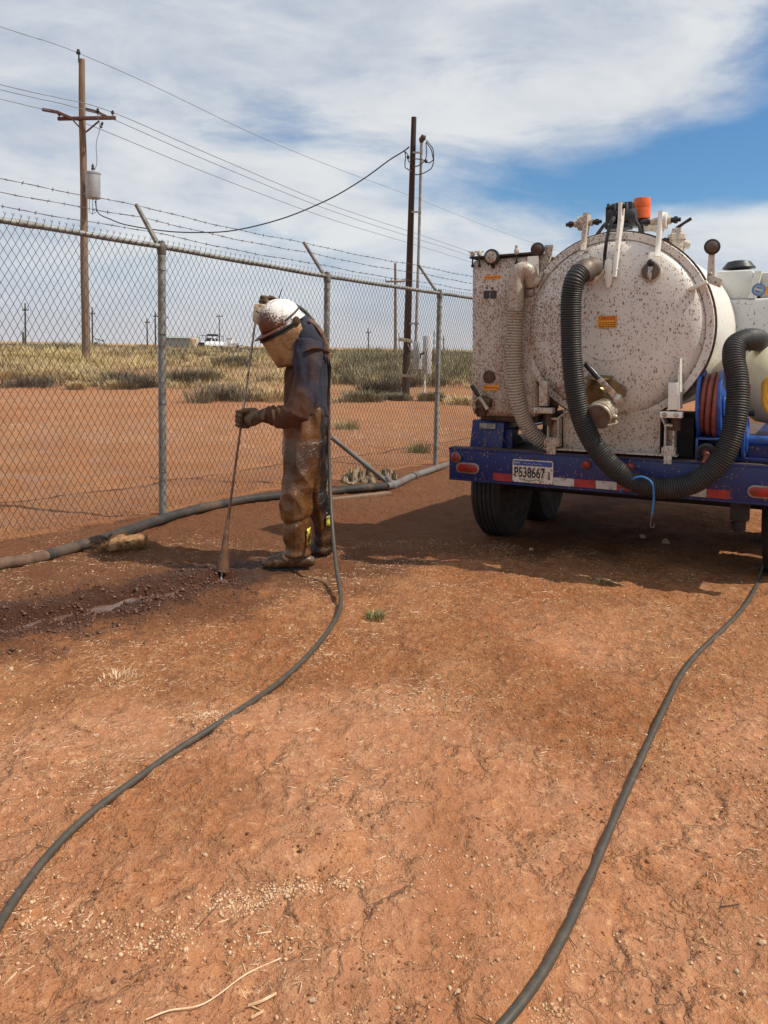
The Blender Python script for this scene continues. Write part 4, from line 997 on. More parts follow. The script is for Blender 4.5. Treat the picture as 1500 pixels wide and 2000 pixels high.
# hinge lugs and long arms along the top
def hinge(px0, pyp, pxb, pyb, w_px, name, mat):
    top = LT(px0, pyp, .06); bot = on_dish(pxb, pyb, .0)
    return top, bot
def pin(c, L_, r_, parent):
    mb = MB(); mb.tube([c-EX*(L_*.5), c+EX*(L_*.5)], r_, 18); b_ = mb.build('hinge_boss', M['fit_white'], parent)
    for s in (-1, 1): mb = MB(); mb.lathe(c+EX*(s*L_*.5), (s, 0, 0), [(r_*.7, 0), (r_*.7, .018), (r_*.95, .018), (r_*.95, .036), (r_*.55, .038), (r_*.55, .055), (0, .055)], 6 if s > 0 else 8); mb.build('hinge_bolt', M['black_pl'], b_, 20)
def arm(pts_px, Ys, thick, name, parent, mat):
    """flat bar seen edge-on: polyline of (px, py, Y) down its rear edge, with depth"""
    mb = MB(); rear = [LT(x, y, Y) for (x, y), Y in zip(pts_px, Ys)]
    deps = np.linspace(.085, .025, len(rear)); vs = []
    for p, dp in zip(rear, deps):
        vs += [p+Vector((-thick/2, 0, 0)), p+Vector((thick/2, 0, 0)), p+Vector((thick/2, dp, 0)), p+Vector((-thick/2, dp, 0))]
    fs = []
    for k in range(len(rear)-1):
        for q in range(4): q2 = (q+1) % 4; fs.append((k*4+q, k*4+q2, k*4+4+q2, k*4+4+q))
    fs += [(0, 1, 2, 3), tuple(4*(len(rear)-1)+q for q in (3, 2, 1, 0))]
    mb.add(vs, fs); return mb.build(name, mat, parent, bevel=.002)
A1 = arm([(1143, 416), (1142, 440), (1139, 470), (1138, 488)], [.08, .075, .06, .04], .030, 'hinge_arm', trailer, M['fit_white'])
mb = MB(); q = LT(1139, 436, .12); mb.tube([q-EX*.028, q+EX*.02], .045, 18); mb.build('hinge_lug', M['fit_white'], A1); pin(LT(1140, 436, .13), .115, .022, A1)
A2 = arm([(1211, 394), (1210, 430), (1205, 475), (1201, 520), (1199, 540)], [.02, .01, -.01, -.03, -.04], .022, 'long_hinge_arm', trailer, M['clean_white'])
mb = MB(); q = LT(1206, 404, .05)
for s in (-1, 1): mb = MB(); mb.lathe(q+EX*(s*.014), (s, 0, 0), [(.022, 0), (.022, .02), (.014, .02), (.014, .035), (.026, .035), (.026, .045), (0, .045)], 12); mb.build('hinge_bolt', M['black_pl'], A2)
A3 = arm([(1290, 412), (1288, 440), (1285, 470), (1283, 500)], [.08, .06, .03, .01], .026, 'hinge_arm', trailer, M['clean_white'])
mb = MB(); q = LT(1293, 432, .12); mb.tube([q-EX*.015, q+EX*.03], .05, 18); mb.build('hinge_lug', M['clean_white'], A3); pin(LT(1291, 432, .13), .115, .024, A3)
# spear-shaped latch plate and black cable
sp_ = on_dish(1189, 532, .03); mb = MB(); mb.prism([(-.012, -.085), (.0, -.1), (.012, -.085), (.026, -.02), (.018, .0), (.026, .02), (.02, .07), (.0, .085), (-.02, .07), (-.026, .02), (-.018, .0), (-.026, -.02)], sp_, EX, EZ, (0, -.014, 0)); mb.tube([sp_+Vector((-.05, -.006, .012)), sp_+Vector((.06, -.006, .016))], .005, 6); mb.build('latch_plate', M['clean_white'], door, bevel=.002)
mb = MB(); mb.tube(catmull([LT(1199, 425, .12), LT(1190, 445, .04), LT(1184, 475, -.01), on_dish(1181, 505, .02), on_dish(1183, 530, .03)], 6), .011, 8); mb.build('control_cable', M['black_pl'], trailer)
# black vibrator motor and orange beacon on top
mo = LT(1226, 425, .36)
mb = MB(); mb.lathe(mo-EX*.10, (1, 0, 0), [(.03, 0), (.06, .01), (.065, .04), (.058, .045), (.065, .05), (.065, .12), (.05, .155), (.035, .16)], 20); mb.box(mo+Vector((-.05, -.02, -.06)), (.15, .12, .03), None, .005); mb.box(mo+Vector((-.02, .0, .07)), (.11, .08, .05), None, .008); mb.box(mo+Vector((-.1, -.03, .02)), (.05, .09, .1), None, .008); mb.build('hydraulic_motor', M['black_pl'], trailer)
mb = MB(); mb.tube(catmull([mo+Vector((-.08, -.04, .0)), mo+Vector((-.13, -.08, -.05)), mo+Vector((-.2, -.08, -.14))], 6), .012, 8); mb.build('hydraulic_line', M['black_rub'], trailer); mb = MB(); mb.tube(catmull([mo+Vector((.05, -.02, -.02)), mo+Vector((.08, 0, -.08)), mo+Vector((.07, .05, -.14))], 6), .01, 8); mb.build('hydraulic_line', M['black_rub'], trailer)
bc = LT(1253, 428, .50); bt = LT(1253, 388, .50); bh = bt.z-bc.z; br_ = .056
mb = MB(); mb.lathe(bc, (0, 0, 1), [(br_*.9, 0), (br_, .006), (br_, bh*.5), (br_*.985, bh*.52), (br_, bh*.54), (br_*.98, bh-.012), (br_*.93, bh), (0, bh)], 26); bea = mb.build('beacon', M['orange'], trailer, 25)
mb = MB(); mb.lathe(bc+Vector((0, 0, -.05)), (0, 0, 1), [(br_*1.0, 0), (br_*1.0, .035), (br_*.8, .048)], 20); mb.tube([bc+Vector((0, 0, -.22)), bc+Vector((0, 0, -.04))], .02, 10); mb.build('beacon_base', M['black_pl'], bea)
mb = ribbed([LT(1262, 443, .30), LT(1275, 442, .33), LT(1292, 448, .38)], .028, .012, .004, 14, 6); mb.build('ribbed_conduit', M['fit_white'], trailer)
# valve cluster on the right shoulder
q = LT(1322, 462, .34); mb = MB(); mb.tube([q+Vector((0, 0, -.20)), q+Vector((0, 0, .0))], .045, 14); mb.lathe(q+Vector((0, 0, -.02)), (0, 0, 1), [(.055, 0), (.055, .03), (.035, .04), (.028, .07), (.012, .075)], 16); mb.tube([q+Vector((-.06, -.02, -.03)), q+Vector((.0, 0, -.01))], .022, 10); mb.tube([q+Vector((.0, 0, -.03)), q+Vector((.075, .02, -.06))], .026, 10); rv = mb.build('relief_valve', M['fit_white'], trailer)
mb = MB(); mb.tube([q+Vector((.0, -.01, .05)), q+Vector((.04, -.015, .075)), q+Vector((.085, -.02, .10))], [.012, .009, .011], 8); mb.build('valve_handle', M['black_pl'], rv); mb = MB(); mb.lathe(q+Vector((-.06, -.03, -.03)), (-.3, -1, 0), [(.024, -.02), (.024, .012), (0, .014)], 12); mb.build('gauge', M['black_pl'], rv)
# right lamp on its post
c, L_ = round_lamp(1391, 482, .16, .043, 0, trailer, 'cap_grey', (.1, -1, 0)); p0 = LT(1388, 545, .17)
mb = MB(); mb.prism([(-.022, 0), (.022, 0), (.018, c.z-p0.z-.03), (-.014, c.z-p0.z-.03)], p0, EX, EZ, (0, .02, 0)); mb.box(p0+Vector((.02, .03, -.01)), (.08, .07, .05), Matrix.Rotation(rad(25), 3, 'Y'), .004); mb.ball(p0+Vector((0, -.003, .03)), .010, 8, 6); mb.build('lamp_post', M['fit_white'], L_)
mb = MB(); q = LT(1365, 558, .06); mb.box(q, (.10, .06, .022), Matrix.Rotation(rad(-22), 3, 'Y'), .004); mb.build('door_stop', M['clean_white'], door)
# lower clamps
def clamp(px, py, s):
    top = on_dish(px+(2 if s > 0 else 4), py-75 if s > 0 else py-65, .0); c = LT(px, py, .02); e = empty('door_clamp'); e.parent = trailer
    mb = MB(); mb.box((c.x+.006*s, .015, c.z+.105), (.055, .05, .16), None, .004)
    if s > 0: mb.prism([(0, 0), (.0, .22), (.012, .30), (.016, 0)], (c.x+.03, .0, c.z+.03), EX, EZ, (0, .09, 0))
    mb.build('clamp_bar', M['fit_white' if s < 0 else 'clean_white'], e)
    mb = MB(); mb.tube([(c.x+.006*s, .02, c.z+.0), (c.x+.006*s, .02, c.z+.06)], .020, 12); mb.tube([(c.x+.02, .04, c.z-.10), (c.x+.02, .04, c.z)], .026, 12); mb.build('clamp_rod', M['rust'], e)
    mb = MB(); mb.box((c.x, .0, c.z-.004), (.125, .06, .036), None, .004); k_ = mb.build('clamp_block', M['fit_white' if s < 0 else 'clean_white'], e)
    for q in (-.035, .03): mb = MB(); mb.lathe((c.x+q, -.031, c.z-.004), (0, -1, 0), [(.014, 0), (.014, .004), (.008, .004), (0, .006)], 10); mb.build('clamp_bolt', M['zinc'], k_)
clamp(1065, 800, -1); clamp(1313, 808, 1)
# cradle, channels, feet
p0, p1, p2, p3 = LT(1100, 880, .10), LT(1288, 890, .10), LT(1290, 800, .10), LT(1100, 800, .10)
mb = MB(); mb.add([p0, p1, p2, p3]+[p+Vector((0, .06, 0)) for p in (p0, p1, p2, p3)], [(0, 1, 2, 3), (4, 7, 6, 5), (0, 4, 5, 1), (1, 5, 6, 2), (2, 6, 7, 3), (3, 7, 4, 0)]); mb.build('cradle_panel', M['fit_white'], trailer)
mb = MB(); a, b_ = LT(1062, 874, .02), LT(1322, 893, .02); zz = (a.z+b_.z)/2; mb.box(((a.x+b_.x)/2, .05, zz), (b_.x-a.x, .07, .010)); mb.build('cradle_flange', M['fit_white'], trailer)
def channel(x0, y0, x1, y1):
    a, b_ = LT(x0, y1, .03), LT(x1, y0, .03); w_, h_ = b_.x-a.x, b_.z-a.z; c = (a+b_)/2
    mb = MB(); mb.box((a.x+.006, .06, c.z), (.010, .07, h_)); mb.box((b_.x-.006, .06, c.z), (.010, .07, h_)); mb.box((c.x, .092, c.z), (w_, .008, h_)); mb.box((c.x, .06, b_.z-.004), (w_, .075, .012)); mb.box((c.x, .055, a.z+h_*.30), (w_, .08, .012)); mb.build('cradle_channel', M['fit_white'], trailer, bevel=.0015)
    mb = MB(); mb.box((c.x, .03, a.z+h_*.15), (w_*1.3, .05, h_*.26), None, .004); mb.box((c.x, -.0, a.z-.02), (w_*.75, .02, .05), None, .003); mb.lathe((c.x-.01, -.011, a.z-.02), (0, -1, 0), [(.007, 0), (.007, .004), (0, .004)], 6); mb.build('cradle_foot', M['fit_white'], trailer)
channel(1068, 817, 1092, 872); channel(1296, 830, 1318, 890)
for (x0, y0, x1, y1, Y) in ((1088, 818, 1108, 803, .06), (1290, 812, 1298, 828, .06)):
    a, b_ = LT(x0, y0, Y), LT(x1, y1, Y); mb = MB(); ax_ = (b_-a).normalized(); sd_ = Vector((ax_.z, 0, -ax_.x)); L2 = (b_-a).length; mb.prism([(-.006, 0), (.006, 0), (.006, L2), (-.006, L2)], a, sd_, ax_, (0, .09, 0)); mb.build('cradle_gusset', M['fit_white'], trailer)
mb = MB(); mb.box((TC.x, .55, .80), (.95, .7, .24)); mb.build('cradle_body', M['dark_void'], trailer)
# main discharge valve
v0 = on_dish(1178, 765); vd = Vector((-.16, -.93, -.28)).normalized()
mb = MB(); mb.lathe(v0+Vector((0, .03, .02)), vd, [(.085, 0), (.085, .035), (.098, .04), (.098, .06), (.085, .066), (.082, .10), (.076, .13), (.070, .15)], 30)
mb.lathe(v0+vd*.06+Vector((-.0, 0, .06)), (0, -.15, 1), [(.07, 0), (.06, .02), (.05, .035), (.085, .042), (.085, .052), (0, .055)], 26)
mb.lathe(v0+vd*.09+Vector((.085, 0, -.01)), (1, -.3, 0), [(.035, -.05), (.035, .0), (.028, .015), (0, .02)], 18); mb.prism([(-.02, -.05), (.05, -.05), (.085, -.02), (.075, .03), (.02, .07), (-.02, .07)], v0+Vector((.06, -.06, .0)), EX, EZ, (0, .05, 0)); dv_ = mb.build('discharge_valve', M['brass'], trailer, 35)
cc_ = LT(1174, 809, -.19)
mb = MB(); mb.lathe(cc_, vd, [(.074, -.07), (.074, -.02), (.082, -.015), (.084, .0), (.084, .022), (.078, .026), (.078, .04), (.074, .043)], 34); mb.build('camlock_ring', M['alloy'], dv_)
mb = MB(); mb.lathe(cc_, vd, [(.074, .036), (.073, .046), (.06, .047), (.058, .044), (0, .044)], 34); cap_ = mb.build('valve_cap', M['cap_grey'], dv_)
mb = MB(); xr = vd.cross(EZ).normalized(); mb.tube(catmull([cc_+Vector((.082, -.01, -.03)), cc_+Vector((.10, -.025, -.045)), cc_+Vector((.075, -.05, -.055)), cc_+Vector((.055, -.055, -.06))], 5), .006, 8); mb.ball(cc_+Vector((.086, -.01, -.012)), .014, 8, 6); mb.ball(cc_+Vector((.09, -.02, -.04)), .012, 8, 6); mb.tube([cc_+Vector((.07, -.05, -.06)), cc_+Vector((.075, -.05, -.10))], .004, 6); mb.build('cam_lever', M['alloy'], dv_)
pa, pb_, pc_ = LT(1143, 710, -.17), LT(1169, 739, -.17), LT(1206, 779, -.15)
ax_ = (pc_-pb_).normalized(); sd_ = Vector((ax_.z, 0, -ax_.x)); L2 = (pc_-pb_).length
mb = MB(); mb.prism([(-.017, -.01), (.017, -.01), (.019, L2), (-.019, L2)], pb_, sd_, ax_, (0, .008, 0)); mb.lathe(pc_+Vector((0, .012, 0)), (0, -1, 0), [(.03, 0), (.03, .014), (.018, .016), (.018, .028), (0, .028)], 8); mb.build('lever', M['zinc'], dv_, 25, bevel=.002)
mb = MB(); mb.tube([pa, pa.lerp(pb_, .08), pa.lerp(pb_, .5), pb_], [.012, .017, .018, .017], 12); mb.build('lever_grip', M['black_pl'], dv_)
# ---- right-hand group: reels, tanks
mb = MB(); q0 = LT(1350, 880, .25); q1 = LT(1420, 690, .25)
mb.prism([(0, 0), (.22, 0), (.26, .30), (.24, .52), (.16, .58), (.09, .50), (.03, .32)], (q0.x, .36, q0.z), EX, EZ, (0, .5, 0)); mb.build('pump_cowl', M['cream'], trailer, bevel=.02)
def reel(cx_, cz_, Y, r_, x0, x1, name, coil=True):
    e = empty(name); e.parent = trailer
    for x in (x0, x1):
        mb = MB(); mb.lathe((x, Y, cz_), (1, 0, 0), [(.05, -.004), (r_-.014, -.004), (r_-.004, -.012), (r_+.004, -.006), (r_+.004, .006), (r_-.004, .012), (r_-.014, .004), (.05, .004)], 44, True); mb.lathe((x, Y, cz_), (1, 0, 0), [(.06, -.02), (.085, -.014), (.085, .014), (.06, .02)], 24); mb.build('flange', M['blue_reel'], e)
    mb = MB(); mb.tube([(x0, Y, cz_), (x1, Y, cz_)], r_*.45 if coil else r_*.22, 24); mb.build('drum', M['blue_reel'], e)
    if coil:
        n = 3; hr = (x1-x0)/n/2*.93; mb = MB()
        for k in range(n):
            xk = x0+(k+.5)*(x1-x0)/n
            ps = [(xk+.012*math.sin(a), Y+math.cos(a)*(r_-.03+.012*(k == 2)-.012*(k == 0)), cz_+math.sin(a)*(r_-.03+.012*(k == 2)-.012*(k == 0))) for a in np.linspace(0, 2*math.pi, 49)]; mb.tube(ps, hr, 12)
            ps = [(xk, Y+math.cos(a)*(r_-.085), cz_+math.sin(a)*(r_-.085)) for a in np.linspace(0, 2*math.pi, 37)]; mb.tube(ps, hr, 10)
        mb.build('coiled_hose', M['red_hose'], e)
    return e
rc = LT(1394, 790, .22); rt = LT(1394, 724, .22); x0_ = LT(1371, 790, .22).x; x1_ = LT(1411, 790, .22).x
e = reel(rc.x, rc.z, .24, rt.z-rc.z+.01, x0_, x1_, 'hose_reel')
a, b_ = LT(1357, 902, .06), LT(1408, 857, .06); mb = MB(); w_ = b_.x-a.x; h_ = b_.z-a.z
mb.box((a.x+w_/2, .2, b_.z-.006), (w_, .26, .012)); mb.box((a.x+.007, .2, a.z+h_/2), (.014, .26, h_)); mb.box((b_.x-.007, .2, a.z+h_/2), (.014, .26, h_)); mb.box((a.x+w_/2, .3, a.z+h_/2), (w_, .012, h_))
mb.box((x0_-.02, .24, rc.z-.11), (.014, .06, .25)); mb.box((x1_+.02, .24, rc.z-.11), (.014, .06, .25)); mb.build('reel_stand', M['blue_reel'], e, bevel=.002)
mb = MB(); c = LT(1379, 884, .05); mb.lathe(c, (0, -1, 0), [(.055, -.03), (.055, .0), (.04, .004), (.04, -.02), (0, -.02)], 22); mb.build('guide_ring', M['black_pl'], e)
mb = MB(); mb.tube([c+Vector((0, .02, 0)), c+Vector((.01, -.03, -.02)), c+Vector((0, -.06, -.06))], .018, 10); mb.build('hose_end', M['red_hose'], e)
mb = MB(); c = LT(1420, 790, .2); mb.lathe((x1_+.012, .24, rc.z), (1, 0, 0), [(.06, 0), (.055, .02), (.03, .035), (.03, .06), (0, .06)], 20); mb.build('swivel', M['black_pl'], e)
d0 = LT(1454, 858, .12); d1 = LT(1454, 815, .12)
e2 = reel(d0.x, d0.z-.01, .17, (d1.z-d0.z)+.01, d0.x, d0.x+.30, 'hose_reel', False)
mb = MB(); mb.box((d0.x-.03, .17, d0.z-.10), (.014, .14, .16)); mb.box((d0.x+.14, .17, .70), (.38, .2, .02)); mb.box((d0.x+.16, .26, .755), (.10, .02, .13)); mb.build('reel_stand', M['blue_paint'], e2, bevel=.002)
# cream poly tank lying behind the small reel
c = LT(1520, 750, .5); ht = LT(1500, 672, .5).z; hb = LT(1500, 830, .5).z; x0c = LT(1442, 750, .45).x
mb = MB(); Rt = (ht-hb)/2; zc_ = (ht+hb)/2
prof_ = [(0, 0), (Rt*.5, .012), (Rt*.8, .04), (Rt*.95, .09), (Rt, .16), (Rt, .32), (Rt*.95, .39), (Rt*.8, .44), (Rt*.5, .465), (0, .475)]
mb.lathe((x0c, .62, zc_), (1, 0, 0), prof_, 40); pt = mb.build('cream_tank', M['cream'], trailer)
q = LT(1464, 805, .30); mb = MB(); mb.tube([q+Vector((0, .08, 0)), q+Vector((0, -.02, 0))], .018, 8); mb.tube([q+Vector((-.03, -.02, 0)), q+Vector((.03, -.02, 0))], .022, 10); mb.build('tank_outlet', M['black_pl'], pt)
mb = MB(); q = LT(1459, 792, .30); mb.box(q, (.022, .03, .03)); mb.build('brass_fitting', M['brass'], pt)
mb = MB(); q = LT(1462, 770, .30); mb.tube([q+Vector((-.02, 0, -.01)), q+Vector((.006, 0, 0)), q+Vector((.008, 0, .06))], .004, 6); mb.build('sight_tube', M['red_hose'], pt)
mb = MB()
for k in range(2): mb.tube(catmull([LT(1510, 735+k*20, .1), LT(1494, 748+k*22, .1), LT(1497, 775+k*20, .1), LT(1512, 800+k*14, .1)], 6), .018, 10)
mb.build('yellow_hose_loop', M['yellow_hose'], trailer)
# white poly water tank further forward
YW = 1.35
w0 = LT(1396, 534, YW); w1 = LT(1560, 534, YW); zb_ = .95; zt_ = w0.z; zl = LT(1440, 584, YW).z
mb = MB(); mb.box(((w0.x+w1.x)/2, YW+.5, (zb_+zl)/2), (w1.x-w0.x, 1.0, zl-zb_), None, .03); wt = mb.build('water_tank', M['poly_white'], trailer)
xa = LT(1470, 560, YW).x; mb = MB(); mb.box((w0.x+(xa-w0.x)/2, YW+.52, (zl+zt_)/2+.01), (xa-w0.x, .95, zt_-zl+.02), None, .02); mb.prism([(0, 0), (.05, 0), (.085, zt_-zl), (.04, zt_-zl)], (xa-.03, YW+.0, zl), EX, EZ, (0, .9, 0)); mb.build('tank_hump', M['poly_white'], wt)
mb = MB(); mb.box(((xa+w1.x)/2+.02, YW+.55, (zl+zt_)/2), (w1.x-xa-.04, .9, zt_-zl), None, .02); mb.build('tank_shoulder', M['poly_white'], wt)
mb = MB(); q = LT(1443, 530, YW+.25); k = .115; q.z = zt_+.015; mb.lathe(q, (0, 0, 1), [(k*.42, 0), (k*.42, .022), (k, .034), (k*1.0, .042), (k*.7, .085), (k*.35, .095), (0, .097)], 30); mb.build('vent_cap', M['black_pl'], wt, 25)
q = LT(1482, 566, YW-.003); mb = MB(); mb.lathe(q, (0, -1, 0), [(.046, 0), (.046, .002), (0, .0022)], 24); s_ = mb.build('round_sticker', M['blue_st'], wt); mb = MB(); mb.lathe(q, (0, -1, 0), [(.030, .003), (.030, .004), (.026, .004), (.026, .003)], 22, True); mb.box(q+Vector((0, -.0035, 0)), (.05, .001, .012), Matrix.Rotation(rad(20), 3, 'Y')); mb.build('sticker_ring', M['white_tape'], s_)
q = LT(1503, 567, YW-.003); mb = MB(); mb.box(q, (.07, .002, .055)); mb.build('warning_label', M['yellow_st'], wt)

# ---- suction hose hanging in a loop over the bumper
HP = [(1160, 521, -.06), (1141, 528, -.16), (1124, 545, -.23), (1116, 580, -.24), (1115, 640, -.24), (1119, 725, -.235), (1135, 815, -.22), (1172, 885, -.19), (1222, 931, -.16), (1285, 953, -.14), (1350, 945, -.13), (1400, 908, -.11), (1428, 855, -.08), (1440, 795, -.05), (1440, 740, -.01), (1433, 700, .03), (1437, 675, .09), (1456, 664, .20), (1474, 663, .38), (1483, 668, .62), (1484, 690, .85)]
hose_e = tempty('suction_hose'); hpts = [LT(*p) for p in HP]
mb = ribbed(hpts[1:], .0585, .0138, .0042, 26, 12, lambda s: .0585 if s < .80 else .0585+.004*min(1, (s-.8)*20)); mb.build('ribbed_tube', M['black_rub'], hose_e, 60)
mb = MB(); mb.tube(catmull([hpts[0], hpts[1], hpts[2]], 5)[:8], [.060, .060, .060, .060, .066, .066, .066, .064], 24); mb.build('cuff', M['cap_grey'], hose_e)
tag(hose_e, 'thick black ribbed suction hose looping down over the trailer bumper', 'hose')
# blue bungee round the hose
bg_e = tempty('bungee_cord')
bpts = [LT(1212, 960, -.03), LT(1222, 950, -.12), LT(1236, 936, -.215), LT(1250, 931, -.225), LT(1264, 935, -.225), LT(1274, 945, -.22), LT(1277, 965, -.20), LT(1276, 985, -.19), LT(1274, 1000, -.185), LT(1273, 1008, -.185)]
mb = MB(); mb.tube(catmull(bpts, 6), .0062, 8); mb.build('cord', M['bungee'], bg_e)
hk = [LT(1273, 1004, -.185), LT(1272, 1013, -.185), LT(1270.5, 1024, -.185), LT(1272, 1029, -.185), LT(1275.5, 1030, -.185), LT(1278, 1026, -.185), LT(1277, 1022, -.185)]
mb = MB(); mb.tube(catmull(hk, 5), .0038, 8); mb.ball(hk[0], (.008, .008, .014), 8, 6); mb.build('hook', M['hook'], bg_e)
tag(bg_e, 'light blue bungee cord with wire hook hanging from the black hose loop', 'bungee cord')

# ------------------------------------------------------------------ vegetation beyond the fence
def blades(cx, cy, n, rad_, h, w, lean=.5, droop=.25, zoff=0., rng=RNG):
    """n blades of a bunch: two quads each, as arrays"""
    a = rng.uniform(0, 2*np.pi, n); r = rad_*np.sqrt(rng.uniform(0, 1, n)); bx = cx+r*np.cos(a); by = cy+r*np.sin(a); bz = zground(bx, by)+zoff
    hh = h*rng.uniform(.45, 1.05, n); la = a+rng.normal(0, .7, n); ll = hh*lean*rng.uniform(.15, 1, n)
    dx_, dy_ = np.cos(la), np.sin(la); wx, wy = -dy_*w/2, dx_*w/2
    p0 = np.stack([bx, by, bz], -1); p1 = p0+np.stack([dx_*ll*.45, dy_*ll*.45, hh*.62], -1); p2 = p0+np.stack([dx_*ll, dy_*ll, hh*(1-droop*rng.uniform(0, 1, n))], -1)
    wv = np.stack([wx, wy, np.zeros(n)], -1)
    V = np.stack([p0-wv, p0+wv, p1+wv*.8, p1-wv*.8, p2+wv*.15, p2-wv*.15], 1)
    F = np.array([[0, 1, 2, 3], [3, 2, 4, 5]])
    return V, F
def blade_mesh(name, items, mat, parent=None, org=(0, 0, 0)):
    V = np.concatenate([v for v, f in items]); n = len(V); F = items[0][1]
    Fq = (F[None]+(np.arange(n)*6)[:, None, None]).reshape(-1, 4)
    return raw_mesh(name, V.reshape(-1, 3)-np.array(org), Fq, mat, parent)
def field(n, xr, yr, mat, name, lab, h, w, rad_, nb, fn=None, seed=1):
    rng = np.random.default_rng(seed); m_ = n*6
    y = yr[0]*(yr[1]/yr[0])**rng.uniform(0, 1, m_); x = y*rng.uniform(*xr, m_)
    if fn is not None: k = fn(x, y, rng); x, y = x[k], y[k]
    x, y = x[:n], y[:n]; n = len(x); R_ = np.repeat(rad_*rng.uniform(.6, 1.5, n), nb); H_ = np.repeat(h*np.clip(rng.lognormal(0, .35, n), .45, 2.0), nb)
    X = np.repeat(x, nb); Y = np.repeat(y, nb)
    tag(blade_mesh(name, [blades(X, Y, len(X), R_, H_, w*(.55+Y/45), 1.1, .35, rng=rng)], mat), lab, None, None, 'stuff')
def patch(th, sc, seed): return lambda x, y, rng: fbm(x*sc, y*sc*2, seed=seed, octv=3)+rng.normal(0, .12, len(x)) > th
field(620, (-.60, -.36), (25.5, 36), M['grass_dry'], 'dry_grass', 'straw-yellow bunch grass beyond the fence at the far left', .36, .012, .30, 70, lambda x, y, r: (y > 26+.8*np.sin(x*.9)), 2)
field(520, (-.40, .13), (25, 60), M['grass_dry'], 'dry_grass', 'thinner straw-coloured grass beyond the fence behind the worker', .24, .012, .30, 60, patch(.02, .12, 91), 12)
field(1150, (-.60, .80), (36, 110), M['grass_grey'], 'grey_scrub', 'grey-brown low scrub reaching to the horizon', .28, .014, .45, 60, patch(-.15, .10, 92), 3)
field(330, (-.40, .25), (28, 80), M['grass_green'], 'olive_scrub', 'olive green scrub beyond the fence', .28, .013, .45, 60, patch(.12, .13, 93), 4)
field(480, (-.06, .22), (27, 60), M['grass_green'], 'tall_olive_scrub', 'dense tall olive scrub behind the service pole', .46, .013, .5, 60, lambda x, y, r: y > 27+.4*np.abs(x), 5)
field(130, (-.06, .22), (27, 60), M['shrub_dark'], 'dark_scrub', 'dark scrub mixed into the olive scrub behind the service pole', .46, .013, .4, 60, patch(.1, .2, 97), 15)
field(420, (.22, .85), (27, 60), M['grass_dry'], 'dry_grass', 'straw-coloured grass beyond the trailer', .28, .012, .30, 50, patch(-.05, .12, 191), 22)
field(300, (-.58, .12), (11, 25), M['straw'], 'dry_stubble', 'sparse dry stubble on the bare dirt beyond the fence', .05, .006, .25, 14, patch(.1, .3, 94), 6)
# shrubs that stand out
SH = [(240, 728, 26.0, 1.25, .75, 'shrub_dark', 'dark grey-brown shrub mound right of the transformer pole'), (285, 735, 25.2, 1.0, .6, 'shrub_dark', 'dark shrub mound left of the first fence post'),
      (350, 727, 26.5, 1.0, .7, 'shrub_dark', 'dark shrub mound just right of the first fence post'), (405, 722, 28, .8, .6, 'grass_green', 'green shrub left of the worker behind the dark mounds'),
      (60, 752, 25.0, 1.5, .45, 'shrub_dark', 'grey flattened shrub at the far left edge of the bare dirt'), (435, 785, 20.5, 1.35, .66, 'grass_grey', 'wide brown grass clump at the edge of the dirt behind the lance'),
      (525, 782, 20.8, .75, .5, 'grass_dry', 'straw grass clump between the lance and the worker'), (150, 768, 24, .45, .32, 'grass_dry', 'small straw tuft below the transformer pole'), (228, 754, 24.5, .5, .4, 'grass_dry', 'pale straw tuft in front of the dark mounds'),
      (700, 772, 21, .8, .38, 'grass_green', 'grey-green shrub left of the service pole base'), (120, 690, 37, 1.6, .8, 'grass_grey', 'brown shrub behind the yellow grass left of the transformer pole'), (455, 700, 33, 1.2, .6, 'shrub_dark', 'dark brown shrub on the rise below the white pickup'),
      (735, 735, 25.0, .9, .65, 'shrub_dark', 'dark round shrub between brown far pole and second fence post'), (840, 768, 22, .5, .35, 'grass_green', 'low shrub at the foot of the grey cabinets'),
      (900, 772, 21, .7, .3, 'grass_dry', 'dry tuft beside the trailer behind the fence'), (765, 775, 22, .6, .28, 'grass_grey', 'low grey shrub at the foot of the dark service pole')]
for i, (px, py, d, r_, h_, mt, lab) in enumerate(SH):
    q = un(px, py, d); org = (q.x, d, zg(q.x, d)); e = empty('shrub', org); rng = np.random.default_rng(100+i)
    items = [blades(q.x+r_*rng.normal(0, .35), d+r_*rng.normal(0, .35), 70, r_*.28, h_*rng.uniform(.5, 1.1), .013, 1.2, rng=rng) for k in range(16)]
    blade_mesh('foliage', items, M[mt], e, org)
    mb = MB()
    for k in range(7): a = k*.9; mb.tube([(0, 0, -.05), (math.cos(a)*r_*.3, math.sin(a)*r_*.3, h_*.6)], [.02, .008], 5)
    mb.build('stem', M['twig'], e); tag(e, lab, 'shrub', 'scrub bushes beyond the fence')
def weed(px, py, h_, r_, n, lab, mt='weed', w=.006, zlow=0.):
    q = unz(px, py, zlow); d = q.y; org = (q.x, d, zg(q.x, d)); e = empty('weed_tuft', org); rng = np.random.default_rng(int(px))
    blade_mesh('leaves', [blades(q.x, d, n, r_, h_, w, .9, .3, -.005, rng)], M[mt], e, org)
    blade_mesh('dry_leaves', [blades(q.x, d, n//4, r_*1.1, h_*.8, w*.8, 1.2, .4, -.005, rng)], M['grass_dry'], e, org); tag(e, lab, 'weed')
weed(678, 833, .22, .24, 220, 'green weed tuft beyond the fence right of the worker', zlow=-.1); weed(818, 878, .2, .16, 170, 'round green weed tuft at the fence left of the third post', zlow=-.1)
weed(732, 1208, .06, .045, 90, 'small green weed tuft on the bare dirt right of the hose', w=.004); weed(1180, 1138, .045, .05, 60, 'low grey-green weed on the dirt before the trailer', w=.004)
